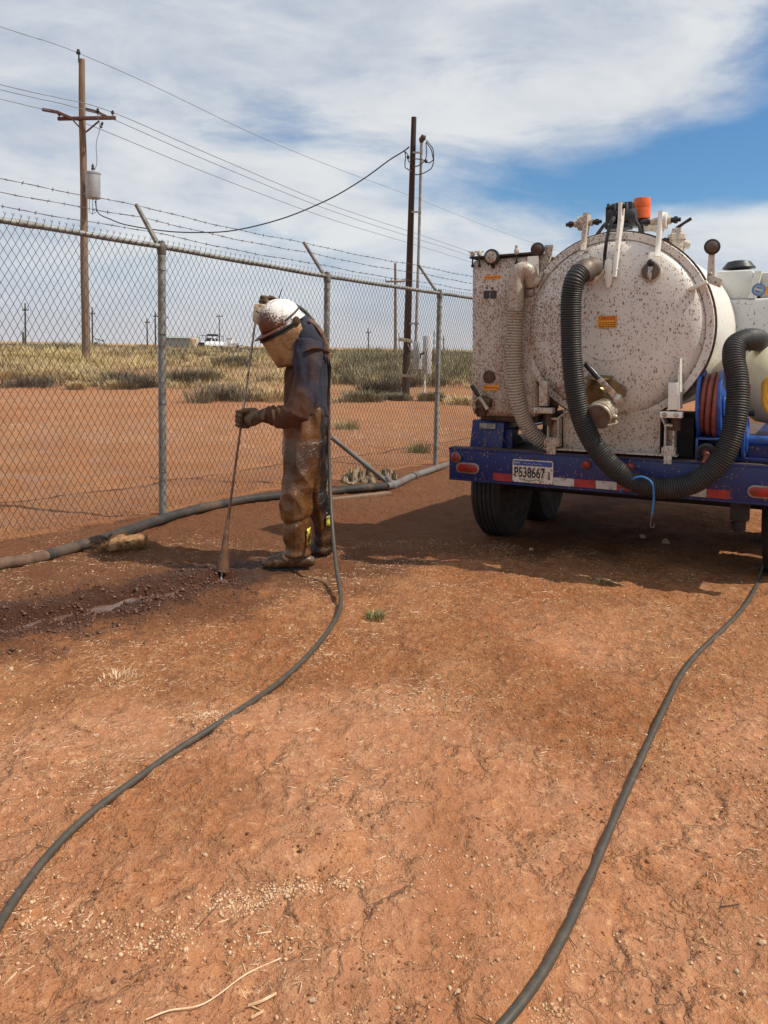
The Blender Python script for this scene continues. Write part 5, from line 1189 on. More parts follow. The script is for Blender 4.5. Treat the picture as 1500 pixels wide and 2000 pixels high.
weed(232, 1322, .035, .07, 70, 'dry straw tuft on the damp dirt near the mud', 'straw', .004)

# ------------------------------------------------------------------ litter on the ground
def rock_template(sub, seed, flat=.7):
    bm = bmesh.new(); bmesh.ops.create_icosphere(bm, subdivisions=sub, radius=1.)
    V = np.array([v.co for v in bm.verts]); F = np.array([[v.index for v in f.verts] for f in bm.faces]); bm.free()
    V = V*(1+.55*fbm(V[:, 0]*1.3+seed, V[:, 1]*1.3, V[:, 2]*1.3, seed=seed, octv=2)[:, None]); V[:, 2] *= flat; return V, F

# ------------------------------------------------------------------ worker
PO = un(590, 1095, 4.74); PO.z = zg(PO.x, PO.y)
person = empty('person', PO)
tag(person, 'stooped worker in mud-soaked trousers, navy shirt, white hard hat and face shield, holding a lance', 'person')
def pw(px, py, d): return un(px, py, d)-PO
def fuse(mb, name, mat, parent, voxel=.010, disp=None, smooth_it=4):
    """melt overlapping solids into one continuous skin, then push folds into it"""
    tmp = mb.build('tmp', None)
    r = tmp.modifiers.new('r', 'REMESH'); r.mode = 'VOXEL'; r.voxel_size = voxel
    s = tmp.modifiers.new('s', 'SMOOTH'); s.iterations = smooth_it; s.factor = .5
    me = eval_mesh(tmp); bpy.data.objects.remove(tmp)
    if disp is not None:
        n = len(me.vertices); co = np.empty(n*3); me.vertices.foreach_get('co', co); co = co.reshape(-1, 3)
        nr = np.empty(n*3); me.vertices.foreach_get('normal', nr); nr = nr.reshape(-1, 3)
        co = co + nr*disp(co, nr)[:, None]; me.vertices.foreach_set('co', co.ravel()); me.update()
    me.polygons.foreach_set('use_smooth', [True]*len(me.polygons)); me.name = name
    return link_mesh(name, me, mat, parent)
def loft(mb, rings, n=20):
    """rings: (centre, half width along x, half depth along y[, tilt])"""
    vs = []; fs = []
    for rg in rings:
        c, a, b_ = rg[0], rg[1], rg[2]; tl = rg[3] if len(rg) > 3 else 0.
        for k in range(n):
            t_ = 2*math.pi*k/n; x = math.cos(t_)*a; vs.append(Vector((c[0]+x*math.cos(tl), c[1]+math.sin(t_)*b_, c[2]+x*math.sin(tl))))
    for i in range(len(rings)-1):
        for k in range(n): k2 = (k+1) % n; fs.append((i*n+k, i*n+k2, (i+1)*n+k2, (i+1)*n+k))
    fs.append(tuple(reversed(range(n)))); fs.append(tuple((len(rings)-1)*n+k for k in range(n))); mb.add(vs, fs)
K = 4.74/FPX       # metres per photo pixel at the worker
def ring(px0, px1, y, d, dep, tilt_px=0):
    """ring whose silhouette runs from px0 to px1 at row y"""
    c = pw((px0+px1)/2, y, d); return (c, (px1-px0)/2*d/FPX, dep, tilt_px)
# body underneath: one continuous figure
mb = MB()
hipN, hipF = pw(600, 850, 4.70), pw(604, 848, 4.82)
knN, knF = pw(581, 972, 4.60), pw(610, 968, 4.90); anN, anF = pw(581, 1078, 4.60), pw(628, 1066, 4.94)
shN, shF = pw(602, 680, 4.63), pw(598, 668, 4.90)
mb.tube(catmull([pw(600, 850, 4.76), pw(602, 800, 4.76), pw(603, 740, 4.76), pw(600, 690, 4.75), pw(592, 655, 4.75), pw(580, 648, 4.72), pw(562, 640, 4.68)], 4), [.10]*9+[.105]*6+[.09, .08, .07, .06, .055, .05, .05, .05, .05, .05][:10], 14)
for h_, k_, a_, f_ in ((hipN, knN, anN, pw(535, 1100, 4.56)), (hipF, knF, anF, pw(608, 1080, 4.92))):
    mb.tube([h_, h_.lerp(k_, .5), k_], [.072, .062, .048], 12); mb.tube([k_, k_.lerp(a_, .35), a_], [.056, .058, .042], 12); mb.tube([a_, a_.lerp(f_, .5)+Vector((0, 0, -.01)), f_], [.042, .04, .03], 10)
elN, wrN, haN = pw(583, 806, 4.50), pw(514, 811, 4.58), pw(489, 819, 4.63)
elF, wrF, haF = pw(568, 648, 5.04), pw(541, 600, 4.90), pw(522, 602, 4.82)
for s_, e_, w_, h_ in ((shN, elN, wrN, haN), (shF, elF, wrF, haF)):
    mb.ball(s_, .055, 12, 8); mb.tube([s_, s_.lerp(e_, .4), e_], [.05, .047, .038], 12); mb.tube([e_, e_.lerp(w_, .3), w_], [.042, .044, .03], 12); mb.tube([w_, h_], [.028, .022], 10)
# head, bowed forward and down to the left
HC = pw(553, 641, 4.655); hup = Vector((-.435, -.176, .883)).normalized(); hfw = Vector((-.819, -.331, -.469)).normalized(); hlf = hup.cross(hfw).normalized()
HR = Matrix((hfw, hlf, hup)).transposed()
def hp_(f, l, u_): return HC+hfw*f+hlf*l+hup*u_
mb.ball(HC, (.095, .075, .115), 18, 14, HR); mb.ball(hp_(.03, 0, -.065), (.06, .055, .055), 14, 10, HR); mb.tube([hp_(.09, 0, .0), hp_(.118, 0, -.03), hp_(.095, 0, -.045)], [.008, .016, .012], 8)
for s in (-1, 1): mb.ball(hp_(-.01, s*.078, -.01), (.018, .01, .03), 8, 6, HR); mb.ball(hp_(.085, s*.03, .0), (.012, .016, .012), 8, 6, HR)
mb.tube([hp_(.093, -.025, -.075), hp_(.1, 0, -.073), hp_(.093, .025, -.075)], .008, 6)
body = fuse(mb, 'body', M['skin'], person, .009)
# ---- trousers, baggy and soaked
mb = MB()
loft(mb, [ring(566, 632, 784, 4.75, .10), ring(560, 637, 792, 4.75, .13), ring(555, 641, 803, 4.75, .145), ring(553, 642, 818, 4.75, .152), ring(552, 641, 845, 4.75, .168), ring(552, 637, 880, 4.75, .172), ring(556, 630, 905, 4.75, .13), ring(566, 622, 918, 4.75, .08)])
loft(mb, [ring(572, 622, 828, 4.72, .05), ring(560, 632, 845, 4.69, .085), ring(554, 632, 865, 4.67, .10), ring(552, 628, 890, 4.65, .10), ring(549, 618, 930, 4.63, .10), ring(547, 612, 965, 4.61, .098), ring(546, 609, 990, 4.60, .095), ring(547, 608, 1012, 4.60, .092), ring(549, 607, 1020, 4.60, .088), ring(551, 606, 1050, 4.60, .086), ring(556, 605, 1068, 4.60, .082), ring(552, 606, 1084, 4.60, .082)])
loft(mb, [ring(590, 630, 830, 4.80, .05), ring(582, 638, 846, 4.83, .085), ring(577, 641, 865, 4.85, .10), ring(582, 640, 900, 4.87, .10), ring(588, 637, 950, 4.89, .095), ring(598, 645, 985, 4.91, .09), ring(607, 652, 1020, 4.93, .088), ring(611, 653, 1050, 4.94, .088), ring(610, 651, 1070, 4.94, .092), ring(606, 647, 1078, 4.94, .08)])
Zw = pw(600, 800, 4.75).z; Zk = pw(580, 1015, 4.6).z
def tr_disp(co, nr):
    x, y, z = co[:, 0], co[:, 1], co[:, 2]
    ang = np.arctan2(y-.02, x)
    rid = lambda q: 1-2*np.abs(np.sin(q))
    d = .009*fbm(x*11, y*11, z*1.7, seed=3, octv=3)+.004*fbm(x*22, y*22, z*10, seed=4, octv=2)
    d += .0085*rid(x*17+y*15+z*2.5+fbm(x*3, y*3, z*3, seed=19, octv=2)*2.2)*np.clip((Zw-z)/.2, 0, 1)*np.clip((z-.3)/.2, 0, 1)   # long hanging folds
    d += .011*np.sin((x*42+y*34)+fbm(x*4, y*4, z*4, seed=6, octv=2)*3)*np.exp(-((z-Zw+.03)/.11)**2)            # gathers at the waist
    dg = z*34 - x*26 + fbm(x*6, y*6, z*4, seed=9, octv=2)*3.2
    d += .0045*rid(dg*.6)*np.exp(-((z-.40)/.2)**2)                                                               # drag folds by the knee
    d += .0055*np.sin(z*62+fbm(x*7, y*7, z*3, seed=12, octv=2)*2.5)*np.exp(-((z-.10)/.08)**2)                     # bunching over the boots
    d -= .009*np.exp(-((z-(Zk+.22*x))/.014)**2)*(y < .0)                                                         # knee-pad seam
    return d
trousers = fuse(mb, 'trousers', M['trouser'], person, .0075, tr_disp, 2)
def set_mud(o, fn):
    """how caked each spot of the garment is (0 clean .. 1 caked), read by its cloth"""
    me = o.data; n = len(me.vertices); co = np.empty(n*3); me.vertices.foreach_get('co', co); co = co.reshape(-1, 3)
    a_ = me.attributes.new('mud', 'FLOAT_VECTOR', 'POINT'); v_ = np.clip(fn(co), 0, 1); a_.data.foreach_set('vector', np.stack([v_]*3, -1).astype(np.float32).ravel())
zt0 = pw(600, 840, 4.7).z; zt1 = pw(600, 1000, 4.7).z
def bare_back(co):
    e_ = np.interp(co[:, 2], [0, .25, zt1, zt0, 1.1], [.34, .14, .095, .115, .12])
    return np.maximum(sstep(-.035, .035, co[:, 0]-e_), sstep(.07, .13, co[:, 1])*(.62+.38*sstep(.25, .4, co[:, 2])))
set_mud(trousers, bare_back)
for nm_, (y0, y1), (x0, x1), d_, dep in (('reflective_band', (1026, 1058), (591, 608), 4.60, .078), ('reflective_band', (1000, 1022), (619, 648), 4.925, .088)):
    vs = []; fs = []; n = 8                       # patch of the band that is not caked over
    for r_ in range(5):
        yy = y0+(y1-y0)*r_/4
        for k in range(n):
            t_ = k/(n-1); a_ = math.pi*(.02+.20*t_) if d_ < 4.7 else math.pi*(.03+.30*t_)
            cxp = 577 if d_ < 4.7 else 626; hw = (607-547)/2*1.06 if d_ < 4.7 else 24*1.08
            c = pw(cxp, yy+(3*t_), d_); vs.append(Vector((c.x+math.cos(a_)*hw*d_/FPX, c.y-math.sin(a_)*(dep*1.13), c.z)))
    for r_ in range(4):
        for k in range(n-1): fs.append((r_*n+k, r_*n+k+1, (r_+1)*n+k+1, (r_+1)*n+k))
    mb = MB(); mb.add(vs, fs); o = mb.build(nm_, M['hivis'], trousers); so_ = o.modifiers.new('t', 'SOLIDIFY'); so_.thickness = .002
# ---- shirt with both sleeves
mb = MB()
loft(mb, [ring(556, 641, 812, 4.755, .145), ring(555, 641, 790, 4.755, .155), ring(556, 641, 750, 4.755, .165), ring(556, 640, 715, 4.755, .185), ring(560, 640, 685, 4.755, .198), ring(566, 636, 660, 4.755, .19), ring(572, 627, 640, 4.755, .145), ring(572, 614, 626, 4.755, .09), ring(568, 602, 618, 4.755, .06)])
mb.ball(pw(605, 665, 4.62), (.09, .07, .095), 14, 10); mb.ball(pw(600, 658, 4.9), (.09, .075, .09), 14, 10)
sp1 = [pw(603, 668, 4.585), pw(601, 705, 4.55), pw(595, 750, 4.52), pw(586, 788, 4.50), pw(578, 806, 4.495), pw(562, 812, 4.51), pw(543, 814, 4.535), pw(524, 812, 4.565)]
mbs = MB(); mbs.tube(catmull(sp1, 4), list(np.interp(np.linspace(0, 1, 29), [0, .15, .35, .55, .65, .8, .95, 1], [.080, .086, .080, .074, .074, .068, .060, .055])), 18)
sp2 = [pw(598, 660, 4.9), pw(584, 664, 4.99), pw(568, 648, 5.04), pw(556, 622, 4.98), pw(545, 603, 4.92)]
mb.tube(catmull(sp2, 4), list(np.interp(np.linspace(0, 1, 17), [0, .4, .7, 1], [.08, .075, .065, .052])), 16)
CU = pw(524, 812, 4.565)
def sh_disp(co, nr):
    x, y, z = co[:, 0], co[:, 1], co[:, 2]
    rid = lambda q: 1-2*np.abs(np.sin(q))
    d = .009*fbm(x*8, y*8, z*6, seed=23, octv=4)
    fx = np.exp(-((x-CU.x-.045)/.05)**2)*np.exp(-((z-CU.z)/.08)**2)
    d += .0085*np.sin((x+.25*z)*150+fbm(x*9, y*9, z*9, seed=33, octv=2)*1.6)*fx          # rucked-up cuff
    d += .009*rid(z*22+x*21+fbm(x*5, y*5, z*5, seed=25, octv=2)*2.6)*np.exp(-((z-.87)/.12)**2)
    d += .008*rid(x*24-z*13+fbm(x*5, y*5, z*5, seed=27, octv=2)*2.6)*np.exp(-((z-1.28)/.16)**2)
    return d
shirt = fuse(mb, 'shirt', M['shirt'], person, .0085, sh_disp, 3)
sleeve = fuse(mbs, 'sleeve', M['shirt'], shirt, .0075, sh_disp, 2)
# mud is thickest on the forearm and the front
def caked(co):
    line = pw(585, 705, 4.6).z-(co[:, 0]-pw(560, 705, 4.6).x)*1.5
    return .25+.75*sstep(-.10, .14, line-co[:, 2])*(1-.6*sstep(.0, .15, co[:, 1]))
set_mud(shirt, caked); set_mud(sleeve, caked)
# waistband and shoulder harness
mb = MB(); cs = [(598, 806)]
def strap_path(pts, w_, name, th_=.006, mat='strap'):
    P = catmull([pw(*p) for p in pts], 5); mb = MB(); mb.tube(P, w_, 8, True, .22); return mb.build(name, M[mat], person)
strap_path([(590, 690, 4.50), (602, 684, 4.475), (614, 681, 4.485), (628, 684, 4.55), (640, 690, 4.66)], .016, 'chest_strap')
strap_path([(606, 624, 4.66), (619, 635, 4.60), (630, 652, 4.60), (638, 674, 4.63), (643, 700, 4.68)], .015, 'shoulder_strap')
strap_path([(640, 700, 4.72), (643, 720, 4.75), (641, 760, 4.76), (639, 800, 4.75)], .013, 'back_strap', mat='black_rub')
mb = MB(); mb.ball(pw(640, 706, 4.72), (.018, .02, .03), 10, 8); mb.build('strap_buckle', M['black_pl'], person)
# boots
def boot(toe, heel, ank, name):
    mb = MB(); ax_ = (toe-heel); L_ = ax_.length
    for t_, r_, up in ((.0, .042, .042), (.18, .046, .046), (.40, .046, .050), (.62, .046, .046), (.80, .044, .040), (.95, .036, .032)):
        p = heel.lerp(toe, t_); mb.ball((p.x, p.y, p.z+up-.004), (.058, r_, up), 12, 8)
    mb.tube([ank+Vector((0, 0, .05)), ank, heel.lerp(toe, .22)+Vector((0, 0, .04))], [.058, .056, .052], 14)
    def bd(co, nr): return .004*fbm(co[:, 0]*22, co[:, 1]*22, co[:, 2]*22, seed=55, octv=3)
    b_ = fuse(mb, name, M['boot'], person, .0075, bd, 3)
    mb = MB(); n = 14; d_ = ax_.normalized(); sd_ = Vector((-d_.y, d_.x, 0)); pts = []
    for k in range(n): a = 2*math.pi*k/n; pts.append((math.cos(a)*(L_/2+.018), math.sin(a)*.036*(1 if math.cos(a) > 0 else .9)))
    c = heel.lerp(toe, .5); mb.prism(pts, Vector((c.x, c.y, c.z-.016)), d_, sd_, (0, 0, .018)); mb.build('sole', M['black_rub'], b_)
g = lambda p: Vector((p.x, p.y, zg(p.x+PO.x, p.y+PO.y)-PO.z+.012))
boot(g(pw(523, 1108, 4.57)), g(pw(598, 1102, 4.60)), pw(580, 1075, 4.6), 'boot'); boot(g(pw(600, 1085, 4.90)), g(pw(640, 1084, 4.95)), pw(629, 1066, 4.94), 'boot')
# gloves
LTOP, LBOT = un(499.5, 622, 4.80), un(441, 1046, 4.535)     # lance axis
def lance_at(py):
    t_ = (py-622)/(1046-622); return LTOP.lerp(LBOT, t_)
def glove(wr, grip, lax, palm_to, thumb_up, name, n_f=4, span=.082):
    """fist round a bar: grip = point on bar axis, lax = bar direction (downwards), wr = wrist"""
    mb = MB(); out = (grip-wr); out = (out-lax*out.dot(lax)).normalized(); side = lax.cross(out).normalized()
    pc_ = grip-out*.062+side*.018
    mb.tube([wr-out*.06, wr-out*.03, wr], [.052, .046, .040], 14)
    mb.tube([wr, wr.lerp(pc_, .5), pc_, grip-out*.032+side*.020], [.036, .040, .042, .034], 14)
    for k in range(n_f):
        f_ = (k-(n_f-1)/2)/(n_f-1)*span; ln = [1., 1.08, 1.0, .85][k]; rf = [.0125, .013, .0125, .0115][k]; o_ = grip+lax*f_
        P = [o_-out*.045+side*.026, o_-out*.012+side*.031, o_+out*.022*ln+side*.020, o_+out*.030*ln-side*.006, o_+out*.014-side*.027*ln, o_-out*.012-side*.026]
        mb.tube(catmull(P, 4), [rf*1.1]*8+[rf]*8+[rf*.85]*5, 10); mb.ball(P[-1], rf*.85, 8, 6)
    b0 = wr.lerp(pc_, .55)-lax*.034; P = [b0, b0+out*.035-lax*.012-side*.012, grip-lax*.045-side*.022-out*.012, grip-lax*.038-side*.030+out*.014]
    mb.tube(catmull(P, 4), [.017]*5+[.0155]*4+[.013]*4, 10); mb.ball(P[-1], .013, 8, 6)
    def gd(co, nr): return .0022*fbm(co[:, 0]*40, co[:, 1]*40, co[:, 2]*40, seed=66, octv=2)
    return fuse(mb, name, M['glove'], person, .0052, gd, 2)
lax = (LBOT-LTOP).normalized()
g1 = lance_at(822)-PO; glove(pw(513, 811, 4.585), g1, lax, None, True, 'glove')
g2 = lance_at(600)-PO+Vector((.045, .03, .02)); glove(pw(543, 597, 4.88), g2, lax, None, True, 'glove')
# hard hat
hat = MB(); rings = []
def hatpt(f, l, u_): return hp_(f, l, u_)
n = 36; prof_h = [(1.0, .0), (1.0, .02), (.985, .045), (.94, .075), (.86, .103), (.73, .127), (.55, .145), (.32, .156), (.12, .160)]
vs = []; fs = []
for s_, u_ in prof_h:
    for k in range(n):
        a = 2*math.pi*k/n; vs.append(hp_(.138*s_*math.cos(a)-.005, .108*s_*math.sin(a), .022+u_*.92))
vs.append(hp_(-.005, 0, .022+.1475))
for i in range(len(prof_h)-1):
    for k in range(n): k2 = (k+1) % n; fs.append((i*n+k, i*n+k2, (i+1)*n+k2, (i+1)*n+k))
for k in range(n): fs.append(((len(prof_h)-1)*n+k, (len(prof_h)-1)*n+(k+1) % n, len(vs)-1))
hat.add(vs, fs); me_h = hat.mesh('hard_hat', 60)
hatm = link_mesh('hard_hat', me_h, M['hat'], person); sm_ = hatm.modifiers.new('t', 'SOLIDIFY'); sm_.thickness = .004; sm_.offset = -1
me_h.transform(Matrix.Translation(-HC)); hatm.location = HC
mb = MB(); vs = []; fs = []                       # brim with longer peak
for k in range(n):
    a = 2*math.pi*k/n; pk = .048*max(0, math.cos(a))**2+.012
    for e_, dz_ in ((0, 0), (pk, -.010-.10*pk)): vs.append(Vector(hfw*((.138+e_)*math.cos(a)-.005)+hlf*((.108+e_)*math.sin(a))+hup*(.026+dz_)))
for k in range(n): k2 = (k+1) % n; fs.append((k*2, k2*2, k2*2+1, k*2+1))
mb.add(vs, fs); o = mb.build('brim', M['hat'], hatm); s_ = o.modifiers.new('t', 'SOLIDIFY'); s_.thickness = .004
mb = MB()
for l_ in (-.022, 0., .022): mb.tube(catmull([hfw*f+hlf*l_+hup*u_ for f, u_ in ((.10, .105), (.06, .148), (0, .173), (-.06, .158), (-.11, .11))], 5), .006, 8)
mb.build('crown_ridge', M['hat'], hatm)
# face-shield: elastic strap, frame, window
mb = MB(); P = []
for k in range(25): a = math.pi*.5+math.pi*k/24; P.append(hp_(.143*math.cos(a)-.005, .112*math.sin(a), .045+.03*math.sin(math.pi*k/24)))
mb.tube(P, .006, 6); q = P[5]; mb.tube(catmull([hp_(-.05, -.112, .05), hp_(-.062, -.10, .12), hp_(-.075, -.06, .165), hp_(-.11, -.03, .21)], 5), .0032, 6); mb.tube(catmull([hp_(-.055, -.113, .06), hp_(-.085, -.09, .10), hp_(-.12, -.05, .11)], 5), .0032, 6); mb.build('hat_strap', M['black_rub'], hatm).location = -HC
fsd = empty('face_shield'); fsd.parent = person
mb = MB(); P = []
for k in range(33):
    a = -math.pi*.58+2*math.pi*.58*k/32; P.append(hp_(.182*math.cos(a)-.025, .128*math.sin(a), .010-.012*math.cos(a)))
mb.tube(P, .0075, 8); mb.tube([p-hup*.014+hfw*.004 for p in P], .005, 8); mb.build('shield_frame', M['black_pl'], fsd)
mb = MB(); mb.ball(P[0]+hfw*.01, (.024, .012, .03), 12, 8); mb.build('pivot_knob', M['rust'], fsd); mb = MB(); mb.ball(P[-1]+hfw*.01, (.024, .012, .03), 12, 8); mb.build('pivot_knob', M['rust'], fsd)
vs = []; fs = []; nr_ = 8
for r_ in range(nr_+1):
    t_ = r_/nr_
    for k in range(33):
        a = (-math.pi*.60+2*math.pi*.60*k/32)*(1-.05*t_**2); vs.append(hp_((.182-.028*t_)*math.cos(a)-.025+.012*t_, .126*math.sin(a)*(1-.05*t_), .0-.012*math.cos(a)-.225*t_*(1.04-.22*max(0, math.cos(a)))))
for r_ in range(nr_):
    for k in range(32): fs.append((r_*33+k, r_*33+k+1, (r_+1)*33+k+1, (r_+1)*33+k))
mb = MB(); mb.add(vs, fs); o = mb.build('shield_window', M['visor'], fsd); s_ = o.modifiers.new('t', 'SOLIDIFY'); s_.thickness = .0025

# ------------------------------------------------------------------ water lance
lance = empty('water_lance', LBOT); lo_ = Vector(LBOT)
tag(lance, 'long thin water lance with beige trigger gun and muddy flared nozzle skirt', 'water lance')
mb = MB(); mb.tube([LTOP-lo_, lance_at(800)-lo_], .0068, 10); mb.build('upper_tube', M['lance_clean'], lance)
mb = MB(); mb.tube([lance_at(800)-lo_, lance_at(985)-lo_, lance_at(1040)-lo_], [.0070, .0075, .0135], 10); mb.build('lower_tube', M['lance'], lance)
cb_ = un(434.5, 1116, 4.50); mb = MB(); axc = (cb_-lance_at(1036)); Lc = axc.length
mb.lathe(lance_at(1036)-lo_, axc, [(.013, 0), (.017, .01), (.020, Lc*.3), (.030, Lc*.65), (.041, Lc), (.036, Lc), (.024, Lc*.6), (.010, Lc*.1)], 24); mb.build('nozzle_skirt', M['lance'], lance)
gq = un(507, 612, 4.74)-lo_; mb = MB(); rt_ = Matrix.Rotation(rad(8), 3, 'Y'); mb.box(gq, (.072, .055, .115), rt_, .012); mb.box(gq+Vector((-.006, 0, -.055)), (.026, .026, .03), rt_, .006); gun = mb.build('trigger_gun', M['gun'], lance)
mb = MB(); mb.box(gq+Vector((.0, -.022, .0)), (.05, .012, .012), Matrix.Rotation(rad(40), 3, 'Y'), .003); mb.build('trigger', M['rust'], gun)
jet = MB(); a, b_ = cb_-lo_, un(431, 1133, 4.46)-lo_; jet.tube([a+Vector((0, 0, .02)), a.lerp(b_, .5), b_+Vector((0, 0, -.02))], [.0035, .0045, .008], 8); j_ = jet.build('water_jet', M['water']); j_.location = LBOT; tag(j_, 'short clear water jet under the nozzle skirt', 'water jet')

# ------------------------------------------------------------------ hoses on the ground
def lay(pts, r_, name, mat, lab, cat, n=12, sub=8, wob=.0):
    """pts: (px, py[, height, depth]); points without depth lie on the ground"""
    P = []
    for p in pts:
        if len(p) == 2:
            q = unz(p[0], p[1], 0.)
            for _ in range(3): q = unz(p[0], p[1], zg(q.x, q.y)+r_*.7)
            P.append(q)
        else: P.append(un(p[0], p[1], p[2]))
    C_ = catmull(P, sub)
    for k, q in enumerate(C_):
        lowest = zg(q.x, q.y)+r_*.72
        if q.z < lowest or (q.z < lowest+.03 and len(pts[min(k//sub, len(pts)-1)]) == 2): q.z = lowest
    for _ in range(4):                      # a stiff hose bridges the small bumps
        Z_ = [q.copy() for q in C_]
        for k in range(4, len(C_)-4): C_[k] = sum(Z_[k-4:k+5], Vector())/9
    mb = MB(); mb.tube(C_, r_, n); o = mb.build(name, mat); return tag(o, lab, cat)
m, t, b = material('dusty_black_hose'); c = coords(t); t.set(b.inputs['Base Color'], t.mix(t.ramp(t.noise(c, 30, 5, .7), .42, .7), (.052, .045, .036), (.085, .064, .047))); b.inputs['Roughness'].default_value = .5; b.inputs['Specular IOR Level'].default_value = .4; M['hose'] = m
m, t, b = material('dusty_big_hose'); c = coords(t); t.set(b.inputs['Base Color'], t.mix(t.ramp(t.noise(c, 3, 5, .7), .42, .66), (.032, .030, .030), (.10, .068, .05))); b.inputs['Roughness'].default_value = .65; b.inputs['Specular IOR Level'].default_value = .25; M['bighose'] = m
lay([(528, 600, 4.86), (560, 588, 4.92), (592, 602, 4.92), (606, 620, 4.86), (628, 648, 4.82), (640, 700, 4.79), (642, 760, 4.78), (642, 820, 4.77), (642, 890, 4.72), (645, 970, 4.62), (650, 1050, 4.42), (657, 1115, 4.20), (666, 1160, 4.02), (667, 1185), (655, 1215), (632, 1245), (600, 1285), (552, 1330), (500, 1368), (430, 1412), (360, 1452), (290, 1503), (215, 1558), (140, 1618), (75, 1690), (30, 1755), (0, 1800), (-40, 1880), (-70, 1960)], .0115, 'pressure_hose', M['hose'], 'thin grey pressure hose running from the worker to the lower left', 'hose')
lay([(1540, 985, 4.75), (1518, 1030, 4.62), (1503, 1075), (1490, 1120), (1468, 1170), (1432, 1212), (1385, 1255), (1345, 1290), (1318, 1340), (1290, 1400), (1262, 1460), (1225, 1540), (1190, 1620), (1160, 1690), (1125, 1780), (1085, 1860), (1040, 1935), (985, 2000), (930, 2060)], .0112, 'pressure_hose', M['hose'], 'thin grey pressure hose running from the trailer down the right side', 'hose')
# large vacuum pipe along the fence
vp = empty('vacuum_pipe', unz(640, 960, 0.)); vo3 = Vector(vp.location)
tag(vp, 'large dark vacuum pipe lying along the fence, with grey branch pipe', 'pipe')
def gp(px, py, r_):
    q = unz(px, py, 0.)
    for _ in range(4): q = unz(px, py, zg(q.x, q.y)+r_*.8)
    return q-vo3
def pipe_part(pts, r_, mat, name, sub=8, n=18, rf=None):
    P = catmull([gp(*p, r_) if len(p) == 2 else un(*p)-vo3 for p in pts], sub); mb = MB(); mb.tube(P, r_ if rf is None else rf(len(P)), n); return mb.build(name, mat, vp)
pipe_part([(-60, 1120), (0, 1102), (45, 1095), (92, 1085)], .036, M['mud_pipe'], 'muddy_pipe_end')
pipe_part([(88, 1086), (150, 1068), (210, 1050), (290, 1023), (370, 998), (440, 983), (500, 973), (560, 967), (630, 961), (670, 958)], .038, M['bighose'], 'dark_hose')
pipe_part([(664, 958), (700, 954), (752, 950)], .040, M['bighose'], 'dark_sleeve')
pipe_part([(755, 950), (775, 945), (800, 933), (830, 922)], .037, M['grey_pvc'], 'grey_pipe')
pipe_part([(828, 923), (860, 912), (885, 905), (940, 892), (1000, 880)], .036, M['grey_pvc'], 'grey_pipe')
for px, py, r_ in ((810, 929, .043), (668, 958, .046)):
    q = gp(px, py, .036); q2 = gp(px+12, py-4, .036); d_ = (q2-q).normalized(); mb = MB(); mb.tube([q-d_*.04, q-d_*.036, q+d_*.036, q+d_*.04], [r_*.9, r_, r_, r_*.9], 18); mb.build('pipe_coupling', M['grey_pvc'] if px > 700 else M['bighose'], vp)
q = gp(764, 948, .037); mb = MB(); mb.ball(q, (.062, .05, .055), 16, 12); mb.tube([q, q+Vector((-.06, .0, .09))], .036, 14); mb.build('wye_fitting', M['grey_pvc'], vp)
tipp = un(648, 854, 7.45)-vo3; mb = MB(); mb.tube([q, q.lerp(tipp, .5), tipp], .0245, 14); br = mb.build('branch_pipe', M['grey_pvc'], vp)
mb = MB(); c = q.lerp(tipp, .42); d_ = (tipp-q).normalized(); mb.tube([c-d_*.03, c+d_*.03], .031, 14); mb.build('branch_coupling', M['grey_pvc'], br)
# board, rags and root clump beside it
P0, P1 = unz(645, 973, 0), unz(760, 960, -.02); d_ = (P1-P0).normalized(); mb = MB(); rot = Matrix((d_, Vector((-d_.y, d_.x, 0)), EZ)).transposed(); c = (P0+P1)/2; mb.box((0, 0, 0), ((P1-P0).length, .07, .028), rot, .003); o = mb.build('wooden_board', M['board']); o.location = (c.x, c.y, zg(c.x, c.y)+.012); tag(o, 'muddy wooden board lying in front of the vacuum pipe', 'board')
def rag(px0, px1, py, d, h_, seed, lab):
    a, b_ = un(px0, py, d), un(px1, py, d); nx_, ny_ = 30, 16; w_ = (b_.x-a.x); vs = []; fs = []
    for j in range(ny_):
        for i in range(nx_):
            u_, v_ = i/(nx_-1), j/(ny_-1); x = a.x+w_*u_; y = d-.14+.32*v_+.05*math.sin(u_*9+seed); env = math.sin(math.pi*u_)**.5*math.sin(math.pi*v_)**.6
            zz = h_*env*(.5+.8*float(fbm(np.array([u_*11+seed]), np.array([v_*6.]), seed=seed, octv=4)[0])); vs.append((x, y+.04*math.sin(u_*23+seed)*env, zg(x, y)+.004+max(0, zz)))
    for j in range(ny_-1):
        for i in range(nx_-1): fs.append((j*nx_+i, j*nx_+i+1, (j+1)*nx_+i+1, (j+1)*nx_+i))
    mb = MB(); mb.add(vs, fs); o = mb.build('rag_heap', M['cloth'], None, 70); s_ = o.modifiers.new('t', 'SOLIDIFY'); s_.thickness = .006; tag(o, lab, 'rag')
rag(666, 735, 946, 8.0, .16, 3, 'crumpled muddy rag left of the grey branch pipe'); rag(735, 776, 938, 8.3, .11, 8, 'smaller pale crumpled rag right of the grey branch pipe')
q = unz(238, 1062, 0.); V, F = rock_template(4, 77, .55); V = V*np.array((.125, .10, .095)); V += .016*fbm(V[:, 0]*40, V[:, 1]*40, V[:, 2]*40, seed=5, octv=3)[:, None]
